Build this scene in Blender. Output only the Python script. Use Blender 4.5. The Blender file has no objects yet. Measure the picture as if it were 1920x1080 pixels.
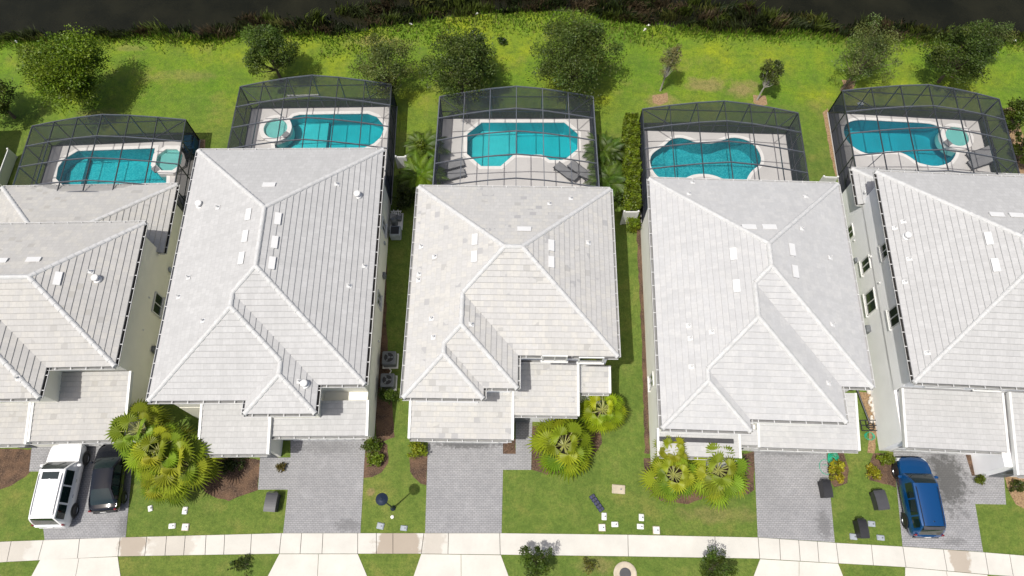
import bpy, math, random
import numpy as np
from mathutils import Vector, Matrix
from mathutils.geometry import tessellate_polygon
R = math.radians
random.seed(7)
SC = bpy.context.scene

# ------------------------------------------------------------------ camera, sky, sun, exposure
TH = R(23.7); FPX = 1350.0; CAMH = 44.0
cam_data = bpy.data.cameras.new('camera'); cam = bpy.data.objects.new('camera', cam_data)
SC.collection.objects.link(cam); SC.camera = cam
cam.location = (0, 0, CAMH); cam.rotation_euler = (TH, 0, 0)
cam_data.sensor_width = 36; cam_data.lens = FPX / 1920 * 36
cam_data.clip_start = .5; cam_data.clip_end = 3000

SUN_E = R(68.0); SX, SY = .74, .672            # direction in which shadows fall on the ground
w = bpy.data.worlds.new('World'); SC.world = w; w.use_nodes = True
nt = w.node_tree; sky = nt.nodes.new('ShaderNodeTexSky'); sky.sky_type = 'NISHITA'; sky.sun_disc = False
sky.sun_elevation = SUN_E; sky.sun_rotation = math.atan2(-SX, -SY) % (2 * math.pi)
sky.air_density = .8; sky.dust_density = 4.0; sky.ozone_density = .6
nt.links.new(sky.outputs[0], nt.nodes['Background'].inputs[0]); nt.nodes['Background'].inputs[1].default_value = .112
sl = bpy.data.lights.new('sun', 'SUN'); sl.energy = 3.7; sl.angle = R(.55); sl.color = (1, .968, .905)
so = bpy.data.objects.new('sun', sl); SC.collection.objects.link(so)
so.rotation_euler = Vector((-SX * math.cos(SUN_E), -SY * math.cos(SUN_E), math.sin(SUN_E))).to_track_quat('Z', 'Y').to_euler()
SC.view_settings.view_transform = 'Standard'; SC.view_settings.look = 'None'
SC.view_settings.exposure = 0.20; SC.view_settings.gamma = 1
SC.cycles.transparent_max_bounces = 24; SC.cycles.max_bounces = 8

# ------------------------------------------------------------------ helpers
def P(px, py, z=0.0):
    "point at height z seen at a place of the photograph"
    u = (px - 960) / FPX; v = (py - 540) / FPX
    t = (CAMH - z) / (math.cos(TH) + v * math.sin(TH))
    return (u * t, t * (math.sin(TH) - v * math.cos(TH)))
def ray(px, py):
    u = (px - 960) / FPX; v = (py - 540) / FPX
    return Vector((u, math.sin(TH) - v * math.cos(TH), -(math.cos(TH) + v * math.sin(TH))))
def tag(o, label=None, cat=None, group=None, kind=None):
    if label: o['label'] = label
    if cat: o['category'] = cat
    if group: o['group'] = group
    if kind: o['kind'] = kind
    return o
def empty(name, loc=(0, 0, 0), rz=0.0):
    o = bpy.data.objects.new(name, None); SC.collection.objects.link(o)
    o.location = loc if len(loc) == 3 else (loc[0], loc[1], 0); o.rotation_euler = (0, 0, rz)
    o.empty_display_size = .2
    return o
def thing(name, label, cat, loc=(0, 0, 0), rz=0.0, group=None):
    return tag(empty(name, loc, rz), label, cat, group)
def copy_tree(o, parent=None):
    c = o.copy(); SC.collection.objects.link(c); c.parent = parent
    for ch in list(o.children): copy_tree(ch, c)
    return c

class MB:
    "collects shapes, builds one mesh object"
    def __init__(s): s.v = []; s.f = []; s.m = []; s.uv = []; s.useuv = False
    def face(s, pts, mi=0, uv=None):
        i = len(s.v); s.v += [tuple(p) for p in pts]; s.f.append(tuple(range(i, i + len(pts)))); s.m.append(mi)
        s.uv.append(uv)
        if uv: s.useuv = True
    def mesh(s, vs, fs, mi=0):
        i = len(s.v); s.v += [tuple(p) for p in vs]
        for f in fs: s.f.append(tuple(k + i for k in f)); s.m.append(mi); s.uv.append(None)
    def box(s, c, d, rz=0, mi=0, tilt=None, bev=0):
        hx, hy, hz = d[0] / 2, d[1] / 2, d[2] / 2
        if bev:
            b = min(bev, hx * .9, hy * .9, hz * .9); vs = []
            for z, k in ((-hz, b), (-hz + b, 0), (hz - b, 0), (hz, b)):
                for x, y in ((-hx, -hy + b), (-hx + b, -hy), (hx - b, -hy), (hx, -hy + b), (hx, hy - b), (hx - b, hy), (-hx + b, hy), (-hx, hy - b)):
                    q = 1 - k / max(hx, hy)
                    vs.append((x * (hx - k) / hx, y * (hy - k) / hy, z))
            fs = [tuple(range(7, -1, -1)), tuple(range(24, 32))]
            for l in range(3):
                for i in range(8): fs.append((l * 8 + i, l * 8 + (i + 1) % 8, l * 8 + 8 + (i + 1) % 8, l * 8 + 8 + i))
        else:
            vs = [(x, y, z) for z in (-hz, hz) for x, y in ((-hx, -hy), (hx, -hy), (hx, hy), (-hx, hy))]
            fs = [(3, 2, 1, 0), (4, 5, 6, 7), (0, 1, 5, 4), (1, 2, 6, 5), (2, 3, 7, 6), (3, 0, 4, 7)]
        M = Matrix.Rotation(rz, 3, 'Z')
        if tilt is not None: M = M @ Matrix.Rotation(tilt[0], 3, 'X') @ Matrix.Rotation(tilt[1], 3, 'Y')
        s.mesh([tuple(M @ Vector(v) + Vector(c)) for v in vs], fs, mi)
    def bar(s, a, b, wd, ht=None, mi=0):
        a, b = Vector(a), Vector(b); ht = ht or wd; d = (b - a)
        if d.length < 1e-6: return
        d.normalize(); up = Vector((0, 0, 1)) if abs(d.z) < .95 else Vector((1, 0, 0))
        x = d.cross(up).normalized() * (wd / 2); y = x.cross(d).normalized() * (ht / 2)
        vs = [p + q for p in (a, b) for q in (-x - y, x - y, x + y, -x + y)]
        s.mesh(vs, [(3, 2, 1, 0), (4, 5, 6, 7), (0, 1, 5, 4), (1, 2, 6, 5), (2, 3, 7, 6), (3, 0, 4, 7)], mi)
    def tube(s, pts, rad, n=8, mi=0, caps=True):
        pts = [Vector(p) for p in pts]; rad = rad if isinstance(rad, (list, tuple)) else [rad] * len(pts)
        i0 = len(s.v); fs = []; prev = None
        for k, p in enumerate(pts):
            d = (pts[min(k + 1, len(pts) - 1)] - pts[max(k - 1, 0)]).normalized()
            if prev is None:
                up = Vector((0, 0, 1)) if abs(d.z) < .9 else Vector((1, 0, 0)); x = d.cross(up).normalized()
            else: x = (prev - d * prev.dot(d)).normalized()
            prev = x; y = d.cross(x)
            for j in range(n):
                a = 2 * math.pi * j / n; s.v.append(tuple(p + (x * math.cos(a) + y * math.sin(a)) * rad[k]))
        for k in range(len(pts) - 1):
            for j in range(n):
                fs.append((i0 + k * n + j, i0 + k * n + (j + 1) % n, i0 + (k + 1) * n + (j + 1) % n, i0 + (k + 1) * n + j))
        if caps: fs.append(tuple(i0 + j for j in range(n - 1, -1, -1))); fs.append(tuple(i0 + (len(pts) - 1) * n + j for j in range(n)))
        for f in fs: s.f.append(f); s.m.append(mi); s.uv.append(None)
    def lathe(s, c, prof, n=20, mi=0):
        i0 = len(s.v); c = Vector(c)
        for r_, z in prof:
            for j in range(n):
                a = 2 * math.pi * j / n; s.v.append((c.x + r_ * math.cos(a), c.y + r_ * math.sin(a), c.z + z))
        fs = []
        for k in range(len(prof) - 1):
            for j in range(n): fs.append((i0 + k * n + j, i0 + k * n + (j + 1) % n, i0 + (k + 1) * n + (j + 1) % n, i0 + (k + 1) * n + j))
        fs.append(tuple(i0 + j for j in range(n - 1, -1, -1))); fs.append(tuple(i0 + (len(prof) - 1) * n + j for j in range(n)))
        for f in fs: s.f.append(f); s.m.append(mi); s.uv.append(None)
    def poly(s, pts, z, mi=0, holes=()):
        loops = [[Vector((p[0], p[1], 0)) for p in pts]] + [[Vector((p[0], p[1], 0)) for p in h] for h in holes]
        tris = tessellate_polygon(loops); flat = [v for l in loops for v in l]
        i = len(s.v); s.v += [(v.x, v.y, z) for v in flat]
        for t in tris:
            a, b, c = [flat[k] for k in t]
            cr = (b.x - a.x) * (c.y - a.y) - (b.y - a.y) * (c.x - a.x)
            if abs(cr) < 1e-9: continue
            t = t if cr > 0 else (t[0], t[2], t[1])
            s.f.append(tuple(i + k for k in t)); s.m.append(mi); s.uv.append(None)
    def prism(s, pts, z0, z1, mi=0, mside=None, bottom=False):
        A = sum(pts[i][0] * pts[(i + 1) % len(pts)][1] - pts[(i + 1) % len(pts)][0] * pts[i][1] for i in range(len(pts)))
        if A < 0: pts = pts[::-1]
        s.poly(pts, z1, mi)
        if bottom: s.poly(pts, z0, mi)
        for i in range(len(pts)):
            a, b = pts[i], pts[(i + 1) % len(pts)]
            s.face([(a[0], a[1], z0), (b[0], b[1], z0), (b[0], b[1], z1), (a[0], a[1], z1)], mi if mside is None else mside)
    def build(s, name, mats, parent=None, smooth=False, loc=None):
        me = bpy.data.meshes.new(name); me.from_pydata(s.v, [], s.f)
        mats = mats if isinstance(mats, (list, tuple)) else [mats]
        for m in mats: me.materials.append(m)
        me.polygons.foreach_set('material_index', s.m)
        if smooth: me.polygons.foreach_set('use_smooth', [True] * len(s.f))
        if s.useuv:
            l = me.uv_layers.new(name='UVMap'); k = 0
            for f, u in zip(s.f, s.uv):
                for j in range(len(f)):
                    if u: l.data[k].uv = u[j]
                    k += 1
        me.update()
        if smooth:
            try: me.set_sharp_from_angle(angle=R(38))
            except Exception: pass
        o = bpy.data.objects.new(name, me); SC.collection.objects.link(o)
        if parent: o.parent = parent
        if loc: o.location = loc
        return o

# ------------------------------------------------------------------ materials
class NT:
    def __init__(s, name):
        s.m = bpy.data.materials.new(name); s.m.use_nodes = True; s.t = s.m.node_tree; s.b = s.t.nodes['Principled BSDF']
        s.out = s.t.nodes['Material Output']
    def n(s, typ, **kw):
        nd = s.t.nodes.new(typ)
        for k, v in kw.items(): setattr(nd, k, v)
        return nd
    def l(s, a, b): s.t.links.new(a, b)
    def pos(s): return s.n('ShaderNodeNewGeometry').outputs['Position']
    def obj(s): return s.n('ShaderNodeTexCoord').outputs['Object']
    def uvc(s): return s.n('ShaderNodeTexCoord').outputs['UV']
    def noise(s, vec, scale, detail=4, rough=.55, out='Fac'):
        nd = s.n('ShaderNodeTexNoise'); nd.inputs['Scale'].default_value = scale; nd.inputs['Detail'].default_value = detail
        nd.inputs['Roughness'].default_value = rough
        if vec is not None: s.l(vec, nd.inputs['Vector'])
        return nd.outputs[out]
    def ramp(s, fac, stops, interp='LINEAR'):
        nd = s.n('ShaderNodeValToRGB'); cr = nd.color_ramp; cr.interpolation = interp
        while len(cr.elements) < len(stops): cr.elements.new(.5)
        for e, (p, c) in zip(cr.elements, stops):
            e.position = p; e.color = (c, c, c, 1) if isinstance(c, (int, float)) else (*c[:3], 1)
        s.l(fac, nd.inputs[0]); return nd.outputs[0]
    def mix(s, fac, a, b, mode='MIX'):
        nd = s.n('ShaderNodeMix', data_type='RGBA', blend_type=mode)
        for val, k in ((fac, 0), (a, 6), (b, 7)):
            if hasattr(val, 'links'): s.l(val, nd.inputs[k])
            elif k == 0: nd.inputs[0].default_value = val
            else: nd.inputs[k].default_value = (*val[:3], 1)
        return nd.outputs[2]
    def math(s, op, a, b=None, clamp=False):
        nd = s.n('ShaderNodeMath', operation=op, use_clamp=clamp)
        for k, v in ((0, a), (1, b)):
            if v is None: continue
            if hasattr(v, 'links'): s.l(v, nd.inputs[k])
            else: nd.inputs[k].default_value = v
        return nd.outputs[0]
    def sep(s, v):
        nd = s.n('ShaderNodeSeparateXYZ'); s.l(v, nd.inputs[0]); return nd.outputs
    def comb(s, x, y, z=0.0):
        nd = s.n('ShaderNodeCombineXYZ')
        for k, v in enumerate((x, y, z)):
            if hasattr(v, 'links'): s.l(v, nd.inputs[k])
            else: nd.inputs[k].default_value = v
        return nd.outputs[0]
    def bump(s, h, strength=.3, dist=.02):
        nd = s.n('ShaderNodeBump'); nd.inputs['Strength'].default_value = strength; nd.inputs['Distance'].default_value = dist
        s.l(h, nd.inputs['Height']); s.l(nd.outputs[0], s.b.inputs['Normal'])
    def col(s, c):
        if hasattr(c, 'links'): s.l(c, s.b.inputs['Base Color'])
        else: s.b.inputs['Base Color'].default_value = (*c[:3], 1)
    def set(s, rough=.7, metal=0, spec=.5, coat=0):
        s.b.inputs['Roughness'].default_value = rough; s.b.inputs['Metallic'].default_value = metal
        s.b.inputs['Specular IOR Level'].default_value = spec; s.b.inputs['Coat Weight'].default_value = coat
        s.b.inputs['Coat Roughness'].default_value = .04
        return s.m

def simple(name, c, rough=.6, metal=0, spec=.5, coat=0, var=.12, scale=3.0):
    t = NT(name); f = t.noise(t.obj(), scale, 4)
    dk = tuple(x * (1 - var) for x in c); lt = tuple(min(1, x * (1 + var)) for x in c)
    t.col(t.ramp(f, [(.3, dk), (.7, lt)])); return t.set(rough, metal, spec, coat)

def m_grass():
    t = NT('lawn_grass'); p = t.pos()
    big = t.noise(p, .12, 3); mid = t.noise(p, .9, 5, .6); fine = t.noise(p, 9, 5, .7); grain = t.noise(p, 34, 3, .7)
    a = t.ramp(big, [(.32, (.096, .166, .024)), (.52, (.130, .198, .030)), (.68, (.175, .224, .038))])
    b = t.ramp(mid, [(.3, (.078, .136, .022)), (.5, (.128, .188, .030)), (.7, (.215, .215, .058))])
    c = t.mix(.5, a, b)
    y = t.sep(p)[1]; x = t.sep(p)[0]
    wob = t.math('ADD', y, t.math('MULTIPLY', t.math('SUBTRACT', t.noise(p, .35, 4), .5), 9))
    back = t.ramp(t.math('MULTIPLY', t.math('SUBTRACT', wob, 27), 1 / 14, True), [(.2, 0), (.62, 1)])
    lush = t.ramp(t.noise(p, .16, 4, .65), [(.34, (.095, .205, .007)), (.47, (.145, .25, .008)), (.56, (.20, .275, .009)), (.66, (.31, .36, .006))])
    c = t.mix(t.math('MULTIPLY', back, .88), c, lush)
    # worn straw-coloured patches
    c = t.mix(t.ramp(t.noise(p, .55, 5, .7), [(.38, .45), (.55, 0)]), c, (.085, .135, .020))
    dry = t.ramp(t.noise(p, .28, 6, .65), [(.54, 0), (.70, .6)])
    c = t.mix(dry, c, (.26, .22, .06))
    for px_, py_, rx_, ry_, k_ in ((1330, 158, 2.2, .8, .7), (1392, 166, 1.5, .9, .8), (1240, 190, 1.4, .9, .6), (700, 76, 2.2, .6, .5), (350, 142, 3.0, .7, .35), (245, 90, 1.5, .5, .4), (860, 150, 1.6, .9, .45), (1120, 1060, 1.5, .5, .5), (1345, 965, 2.6, .6, .45), (690, 868, .5, .3, .5), (696, 921, .28, .28, .9), (190, 215, 2.0, .6, .4)):
        X_, Y_ = P(px_, py_)
        dx = t.math('DIVIDE', t.math('SUBTRACT', x, X_), rx_); dy = t.math('DIVIDE', t.math('SUBTRACT', y, Y_), ry_)
        d = t.math('ADD', t.math('SQRT', t.math('ADD', t.math('MULTIPLY', dx, dx), t.math('MULTIPLY', dy, dy))), t.math('MULTIPLY', t.math('SUBTRACT', mid, .5), 2.2))
        c = t.mix(t.ramp(d, [(.4, k_), (1.1, 0)]), c, (.30, .21, .10))
    pat = t.noise(p, 2.6, 5, .7)
    c = t.mix(t.ramp(pat, [(.36, .5), (.52, 0)]), c, (.055, .095, .012))
    c = t.mix(t.ramp(pat, [(.52, 0), (.68, .35)]), c, (.21, .23, .045))
    c = t.mix(t.ramp(fine, [(.35, .5), (.62, 0)]), c, (.040, .07, .008))
    c = t.mix(t.ramp(grain, [(.5, 0), (.75, .28)]), c, (.27, .30, .06))
    t.col(c); t.bump(t.math('ADD', t.math('MULTIPLY', fine, 2), grain), .6, .05); return t.set(.8, 0, .25)
def m_tile(name, base, dark_p, dark_c, warm=.0, lines=.5):
    t = NT(name); uv = t.sep(t.uvc())
    CW, CH = .36, .30
    row = t.math('FLOOR', t.math('DIVIDE', uv[1], CH))
    uu = t.math('ADD', t.math('DIVIDE', uv[0], CW), t.math('MULTIPLY', row, .5))
    cell = t.math('FLOOR', uu); fr = t.math('FRACT', uu)
    wn = t.n('ShaderNodeTexWhiteNoise', noise_dimensions='3D'); t.l(t.comb(cell, row, 0), wn.inputs['Vector'])
    rnd = wn.outputs['Value']
    lo = tuple(x * .93 for x in base); hi = tuple(min(1, x * 1.05) for x in base)
    c = t.ramp(rnd, [(0, lo), (1, hi)])
    o = t.pos()
    blotch = t.noise(o, .35, 4, .6)
    # darker replaced tiles come in small groups
    wn2 = t.n('ShaderNodeTexWhiteNoise', noise_dimensions='3D'); t.l(t.comb(cell, row, 5.0), wn2.inputs['Vector'])
    clus = t.noise(o, .8, 2)
    dk = t.math('GREATER_THAN', t.math('ADD', wn2.outputs['Value'], t.math('MULTIPLY', t.math('SUBTRACT', clus, .5), .35 if dark_p else 0)), 1 - dark_p if dark_p else 2)
    c = t.mix(t.math('MULTIPLY', dk, .8), c, dark_c)
    if warm:
        wm = t.math('GREATER_THAN', t.math('ADD', rnd, t.math('MULTIPLY', t.math('SUBTRACT', clus, .5), .9)), .62)
        c = t.mix(t.math('MULTIPLY', wm, warm), c, (.52, .475, .35))
    c = t.mix(t.ramp(blotch, [(.35, .30), (.65, 0)]), c, tuple(x * .84 for x in base))
    # streaky dirt and dark joints between tiles
    edge = t.math('LESS_THAN', t.math('MINIMUM', fr, t.math('SUBTRACT', 1.0, fr)), .035)
    c = t.mix(t.math('MULTIPLY', edge, .32 * lines), c, (.18, .18, .18))
    vf = t.math('FRACT', t.math('DIVIDE', uv[1], CH))
    c = t.mix(t.math('MULTIPLY', t.math('LESS_THAN', vf, .10), .26 * lines), c, (.2, .2, .2))
    c = t.mix(t.ramp(t.noise(o, 7, 5, .7), [(.42, .25), (.6, 0)]), c, tuple(x * .72 for x in base))
    st = t.noise(t.comb(t.math('MULTIPLY', uv[0], 2.4), t.math('MULTIPLY', uv[1], .35), 0), 1.0, 5, .65)
    c = t.mix(t.ramp(st, [(.34, .38), (.52, 0)]), c, tuple(x * .78 for x in base))
    t.col(c); t.bump(t.noise(o, 30, 3), .25, .01); return t.set(.75, 0, .3)
def m_paver():
    t = NT('grey_pavers'); p = t.pos(); 
    br = t.n('ShaderNodeTexBrick'); t.l(p, br.inputs['Vector']); br.inputs['Scale'].default_value = 1
    br.inputs['Brick Width'].default_value = .21; br.inputs['Row Height'].default_value = .105
    br.inputs['Mortar Size'].default_value = .008; br.inputs['Bias'].default_value = 0
    br.inputs['Color1'].default_value = (.265, .265, .272, 1); br.inputs['Color2'].default_value = (.315, .312, .315, 1)
    br.inputs['Mortar'].default_value = (.10, .10, .10, 1); c = br.outputs['Color']
    c = t.mix(t.ramp(t.noise(p, .5, 4), [(.3, .35), (.65, 0)]), c, (.16, .16, .165))
    c = t.mix(t.ramp(t.noise(p, 1.6, 6, .7), [(.5, 0), (.72, .35)]), c, (.35, .35, .355))
    # oil and tyre stains on the right-hand driveway, darker joints by the kerb
    s = t.sep(p)
    dx = t.math('DIVIDE', t.math('SUBTRACT', s[0], 26.0), 1.35); dy = t.math('DIVIDE', t.math('SUBTRACT', s[1], 6.9), 2.3)
    d = t.math('SQRT', t.math('ADD', t.math('MULTIPLY', dx, dx), t.math('MULTIPLY', dy, dy)))
    d = t.math('ADD', d, t.math('MULTIPLY', t.math('SUBTRACT', t.noise(p, 2.2, 6, .7), .5), 2.4))
    c = t.mix(t.ramp(d, [(.45, .80), (1.15, 0)]), c, (.055, .055, .052))
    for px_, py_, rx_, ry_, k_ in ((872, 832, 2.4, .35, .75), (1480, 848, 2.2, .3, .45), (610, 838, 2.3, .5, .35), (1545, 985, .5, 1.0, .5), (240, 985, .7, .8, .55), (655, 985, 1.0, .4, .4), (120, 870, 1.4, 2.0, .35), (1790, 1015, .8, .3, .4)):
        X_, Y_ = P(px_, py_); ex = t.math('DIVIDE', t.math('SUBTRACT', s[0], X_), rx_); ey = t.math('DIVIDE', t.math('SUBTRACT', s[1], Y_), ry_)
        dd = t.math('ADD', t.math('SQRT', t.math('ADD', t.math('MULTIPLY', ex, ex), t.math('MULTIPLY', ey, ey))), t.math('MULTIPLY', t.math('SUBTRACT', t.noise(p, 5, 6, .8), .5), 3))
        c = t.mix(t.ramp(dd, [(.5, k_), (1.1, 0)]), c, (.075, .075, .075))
    t.col(c); t.bump(br.outputs['Fac'], -.5, .02); return t.set(.8, 0, .3)
def m_concrete(name, base, stains=True):
    t = NT(name); p = t.pos()
    c = t.ramp(t.noise(p, .7, 5, .6), [(.3, tuple(x * .9 for x in base)), (.7, tuple(min(1, x * 1.04) for x in base))])
    c = t.mix(t.ramp(t.noise(p, 12, 4, .7), [(.5, 0), (.8, .3)]), c, tuple(x * .75 for x in base))
    if stains:
        s = t.sep(p)
        for x0, hw, k in ((-21.9, .8, .75), (-6.6, 1.35, .8), (25.6, .6, .7), (-28.9, 1.2, .3), (-4.6, .7, .35), (-19.5, 1.4, .3)):
            d = t.math('ABSOLUTE', t.math('DIVIDE', t.math('SUBTRACT', s[0], x0), hw))
            d = t.math('ADD', d, t.math('MULTIPLY', t.math('SUBTRACT', t.noise(p, 1.7, 5, .6), .5), 1.8))
            c = t.mix(t.ramp(d, [(.75, k), (1.0, 0)]), c, (.30, .24, .18))
    t.col(c); t.bump(t.noise(p, 40, 2), .2, .01); return t.set(.8, 0, .3)
def m_mulch():
    t = NT('bark_mulch'); p = t.pos(); f = t.noise(p, 14, 5, .75); g = t.noise(p, 1.3, 3)
    c = t.ramp(f, [(.3, (.025, .015, .010)), (.5, (.075, .048, .034)), (.68, (.19, .13, .09))])
    c = t.mix(t.ramp(g, [(.4, 0), (.65, .6)]), c, (.19, .115, .07)); t.col(c); t.bump(f, .9, .05); return t.set(.9, 0, .2)
def m_straw():
    t = NT('dry_mulch'); p = t.pos(); f = t.noise(p, 10, 5, .75)
    t.col(t.ramp(f, [(.3, (.12, .07, .045)), (.5, (.27, .18, .10)), (.7, (.38, .27, .15))])); t.bump(f, .9, .05); return t.set(.9, 0, .2)
def m_water():
    t = NT('lake_water'); p = t.pos()
    c = t.ramp(t.noise(p, .3, 5), [(.35, (.007, .0072, .0035)), (.7, (.016, .0155, .008))]); t.col(c)
    h = t.noise(p, 2.2, 5, .6); t.bump(h, .25, .06); return t.set(.18, 0, .16)
def m_pool_water(rip):
    t = NT('pool_water'); p = t.pos()
    mp = t.n('ShaderNodeMapping'); t.l(p, mp.inputs[0])
    h = t.math('ADD', t.noise(mp.outputs[0], 5.5, 3), t.math('MULTIPLY', t.noise(p, 1.4, 2), 1.2))
    bm = t.n('ShaderNodeBump'); bm.inputs['Strength'].default_value = rip; bm.inputs['Distance'].default_value = .05; t.l(h, bm.inputs['Height'])
    tr = t.n('ShaderNodeBsdfTransparent'); tr.inputs[0].default_value = (.50, .90, .89, 1)
    gl = t.n('ShaderNodeBsdfGlossy'); gl.inputs['Roughness'].default_value = .12; t.l(bm.outputs[0], gl.inputs['Normal'])
    fr = t.n('ShaderNodeFresnel'); fr.inputs['IOR'].default_value = 1.33; t.l(bm.outputs[0], fr.inputs['Normal'])
    mx = t.n('ShaderNodeMixShader'); t.l(fr.outputs[0], mx.inputs[0]); t.l(tr.outputs[0], mx.inputs[1]); t.l(gl.outputs[0], mx.inputs[2])
    t.l(mx.outputs[0], t.out.inputs[0]); return t.m
def m_plaster(name, c, mottled):
    t = NT(name); p = t.pos(); base = t.ramp(t.noise(p, .5, 3), [(.3, tuple(x * .86 for x in c)), (.7, tuple(min(1, x * 1.1) for x in c))])
    if mottled:  # bright net of rippled sunlight painted into the plaster colour
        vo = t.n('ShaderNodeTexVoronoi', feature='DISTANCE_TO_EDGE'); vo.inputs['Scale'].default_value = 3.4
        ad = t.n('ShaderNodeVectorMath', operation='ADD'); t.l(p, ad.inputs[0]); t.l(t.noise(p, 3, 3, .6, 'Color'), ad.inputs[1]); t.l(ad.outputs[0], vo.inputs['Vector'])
        caustic_net = t.ramp(vo.outputs['Distance'], [(0, 1), (.10, 0)])
        base = t.mix(t.math('MULTIPLY', caustic_net, .35), base, (.35, .85, .88))
    t.col(base); return t.set(.6, 0, .3)
def m_screen(T0=.86, nm='insect_screen', cc=(.060, .068, .078)):
    t = NT(nm); g = t.n('ShaderNodeNewGeometry'); dt = t.n('ShaderNodeVectorMath', operation='DOT_PRODUCT')
    t.l(g.outputs['Incoming'], dt.inputs[0]); t.l(g.outputs['True Normal'], dt.inputs[1])
    ca = t.math('MAXIMUM', t.math('ABSOLUTE', dt.outputs['Value']), .12)
    T = t.math('POWER', T0, t.math('DIVIDE', 1.0, ca))      # woven mesh closes up when seen at a slant
    tr = t.n('ShaderNodeBsdfTransparent'); df = t.n('ShaderNodeBsdfDiffuse'); df.inputs[0].default_value = (*cc, 1)
    mx = t.n('ShaderNodeMixShader'); t.l(T, mx.inputs[0]); t.l(df.outputs[0], mx.inputs[1]); t.l(tr.outputs[0], mx.inputs[2])
    t.l(mx.outputs[0], t.out.inputs[0]); return t.m
def m_leaf(name, transl=.35, rough=.5):
    t = NT(name); a = t.n('ShaderNodeAttribute'); a.attribute_name = 'tint'
    t.col(a.outputs['Color']); t.set(rough, 0, .35)
    tl = t.n('ShaderNodeBsdfTranslucent'); t.l(a.outputs['Color'], tl.inputs[0])
    mx = t.n('ShaderNodeMixShader'); mx.inputs[0].default_value = transl
    t.l(t.b.outputs[0], mx.inputs[1]); t.l(tl.outputs[0], mx.inputs[2]); t.l(mx.outputs[0], t.out.inputs[0]); return t.m
def m_glass(name, c, rough=.08):
    t = NT(name); t.col(c); return t.set(rough, 0, .8, .3)
def m_stucco(name, c):
    t = NT(name); p = t.obj(); f = t.noise(p, .8, 4)
    cc = t.ramp(f, [(.3, tuple(x * .93 for x in c)), (.7, c)])
    t.col(cc); t.bump(t.noise(p, 45, 3), .3, .01); return t.set(.85, 0, .25)

M = dict(
    grass=m_grass(), paver=m_paver(), walk=m_concrete('sidewalk_concrete', (.55, .53, .48)), apron=m_concrete('driveway_concrete', (.57, .545, .49), False),
    curb=m_concrete('kerb_concrete', (.42, .41, .38), False), asphalt=simple('asphalt', (.05, .05, .052), .9, var=.2, scale=8),
    mulch=m_mulch(), straw=m_straw(), lake=m_water(), deck=m_concrete('pool_deck_stone', (.54, .52, .50), False), coping=simple('coping_stone', (.72, .70, .67), .7, var=.05),
    leaf=m_leaf('leaves'), screen=m_screen(), wscreen=m_screen(.56, 'dense_wall_screen', (.045, .052, .066)), alu=simple('dark_bronze_aluminium', (.055, .06, .068), .35, .4, .5), alul=simple('weathered_screen_frame', (.13, .14, .16), .4, .3),
    white=simple('white_trim', (.62, .62, .60), .5, var=.04), offw=simple('white_plastic', (.70, .69, .66), .5, var=.06), ridge=simple('ridge_mortar', (.58, .58, .565), .7, var=.09, scale=5),
    black=simple('black_plastic', (.018, .018, .02), .45, var=.2), dgrey=simple('dark_grey_plastic', (.045, .045, .05), .5, var=.15), grey=simple('grey_metal', (.15, .16, .17), .5, .2),
    lgrey=simple('light_grey_polymer', (.30, .33, .36), .6), glass=m_glass('window_glass', (.02, .028, .03)), carglass=m_glass('car_glass', (.006, .016, .015), .05),
    bark=simple('bark', (.13, .10, .075), .9, var=.35, scale=9), palebark=simple('pale_bark', (.33, .31, .27), .9, var=.2, scale=9),
    red=simple('red_lens', (.20, .008, .012), .2, coat=1), lens=simple('clear_lens', (.55, .57, .58), .12, coat=1), rim=simple('alloy', (.32, .33, .34), .3, .8), tyre=simple('tyre_rubber', (.015, .015, .015), .8),
    chrome=simple('chrome', (.6, .6, .62), .15, 1), bluefab=simple('blue_fabric', (.012, .07, .13), .8), maroon=simple('maroon_canvas', (.13, .01, .018), .8),
    hose=simple('green_hose', (.015, .33, .19), .4), navy=simple('navy_plastic', (.028, .030, .075), .5, var=.3, scale=8), slate=simple('slate_fabric', (.19, .19, .195), .8), tan=simple('tan_concrete', (.44, .38, .29), .85, var=.15),
    litter=simple('white_litter', (.75, .75, .72), .6), reeds=m_leaf('bank_foliage', .3, .6), lampb=simple('blue_black_metal', (.022, .032, .055), .3, .3), rocks=simple('white_rocks', (.55, .5, .44), .8, var=.25, scale=6))
for nm, c in (('cream', (.84, .82, .72)), ('paleyellow', (.88, .87, .80)), ('whitewall', (.93, .93, .93)), ('greywall', (.62, .62, .60)), ('taupe', (.48, .44, .33))): M[nm] = m_stucco('stucco_' + nm, c)

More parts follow.
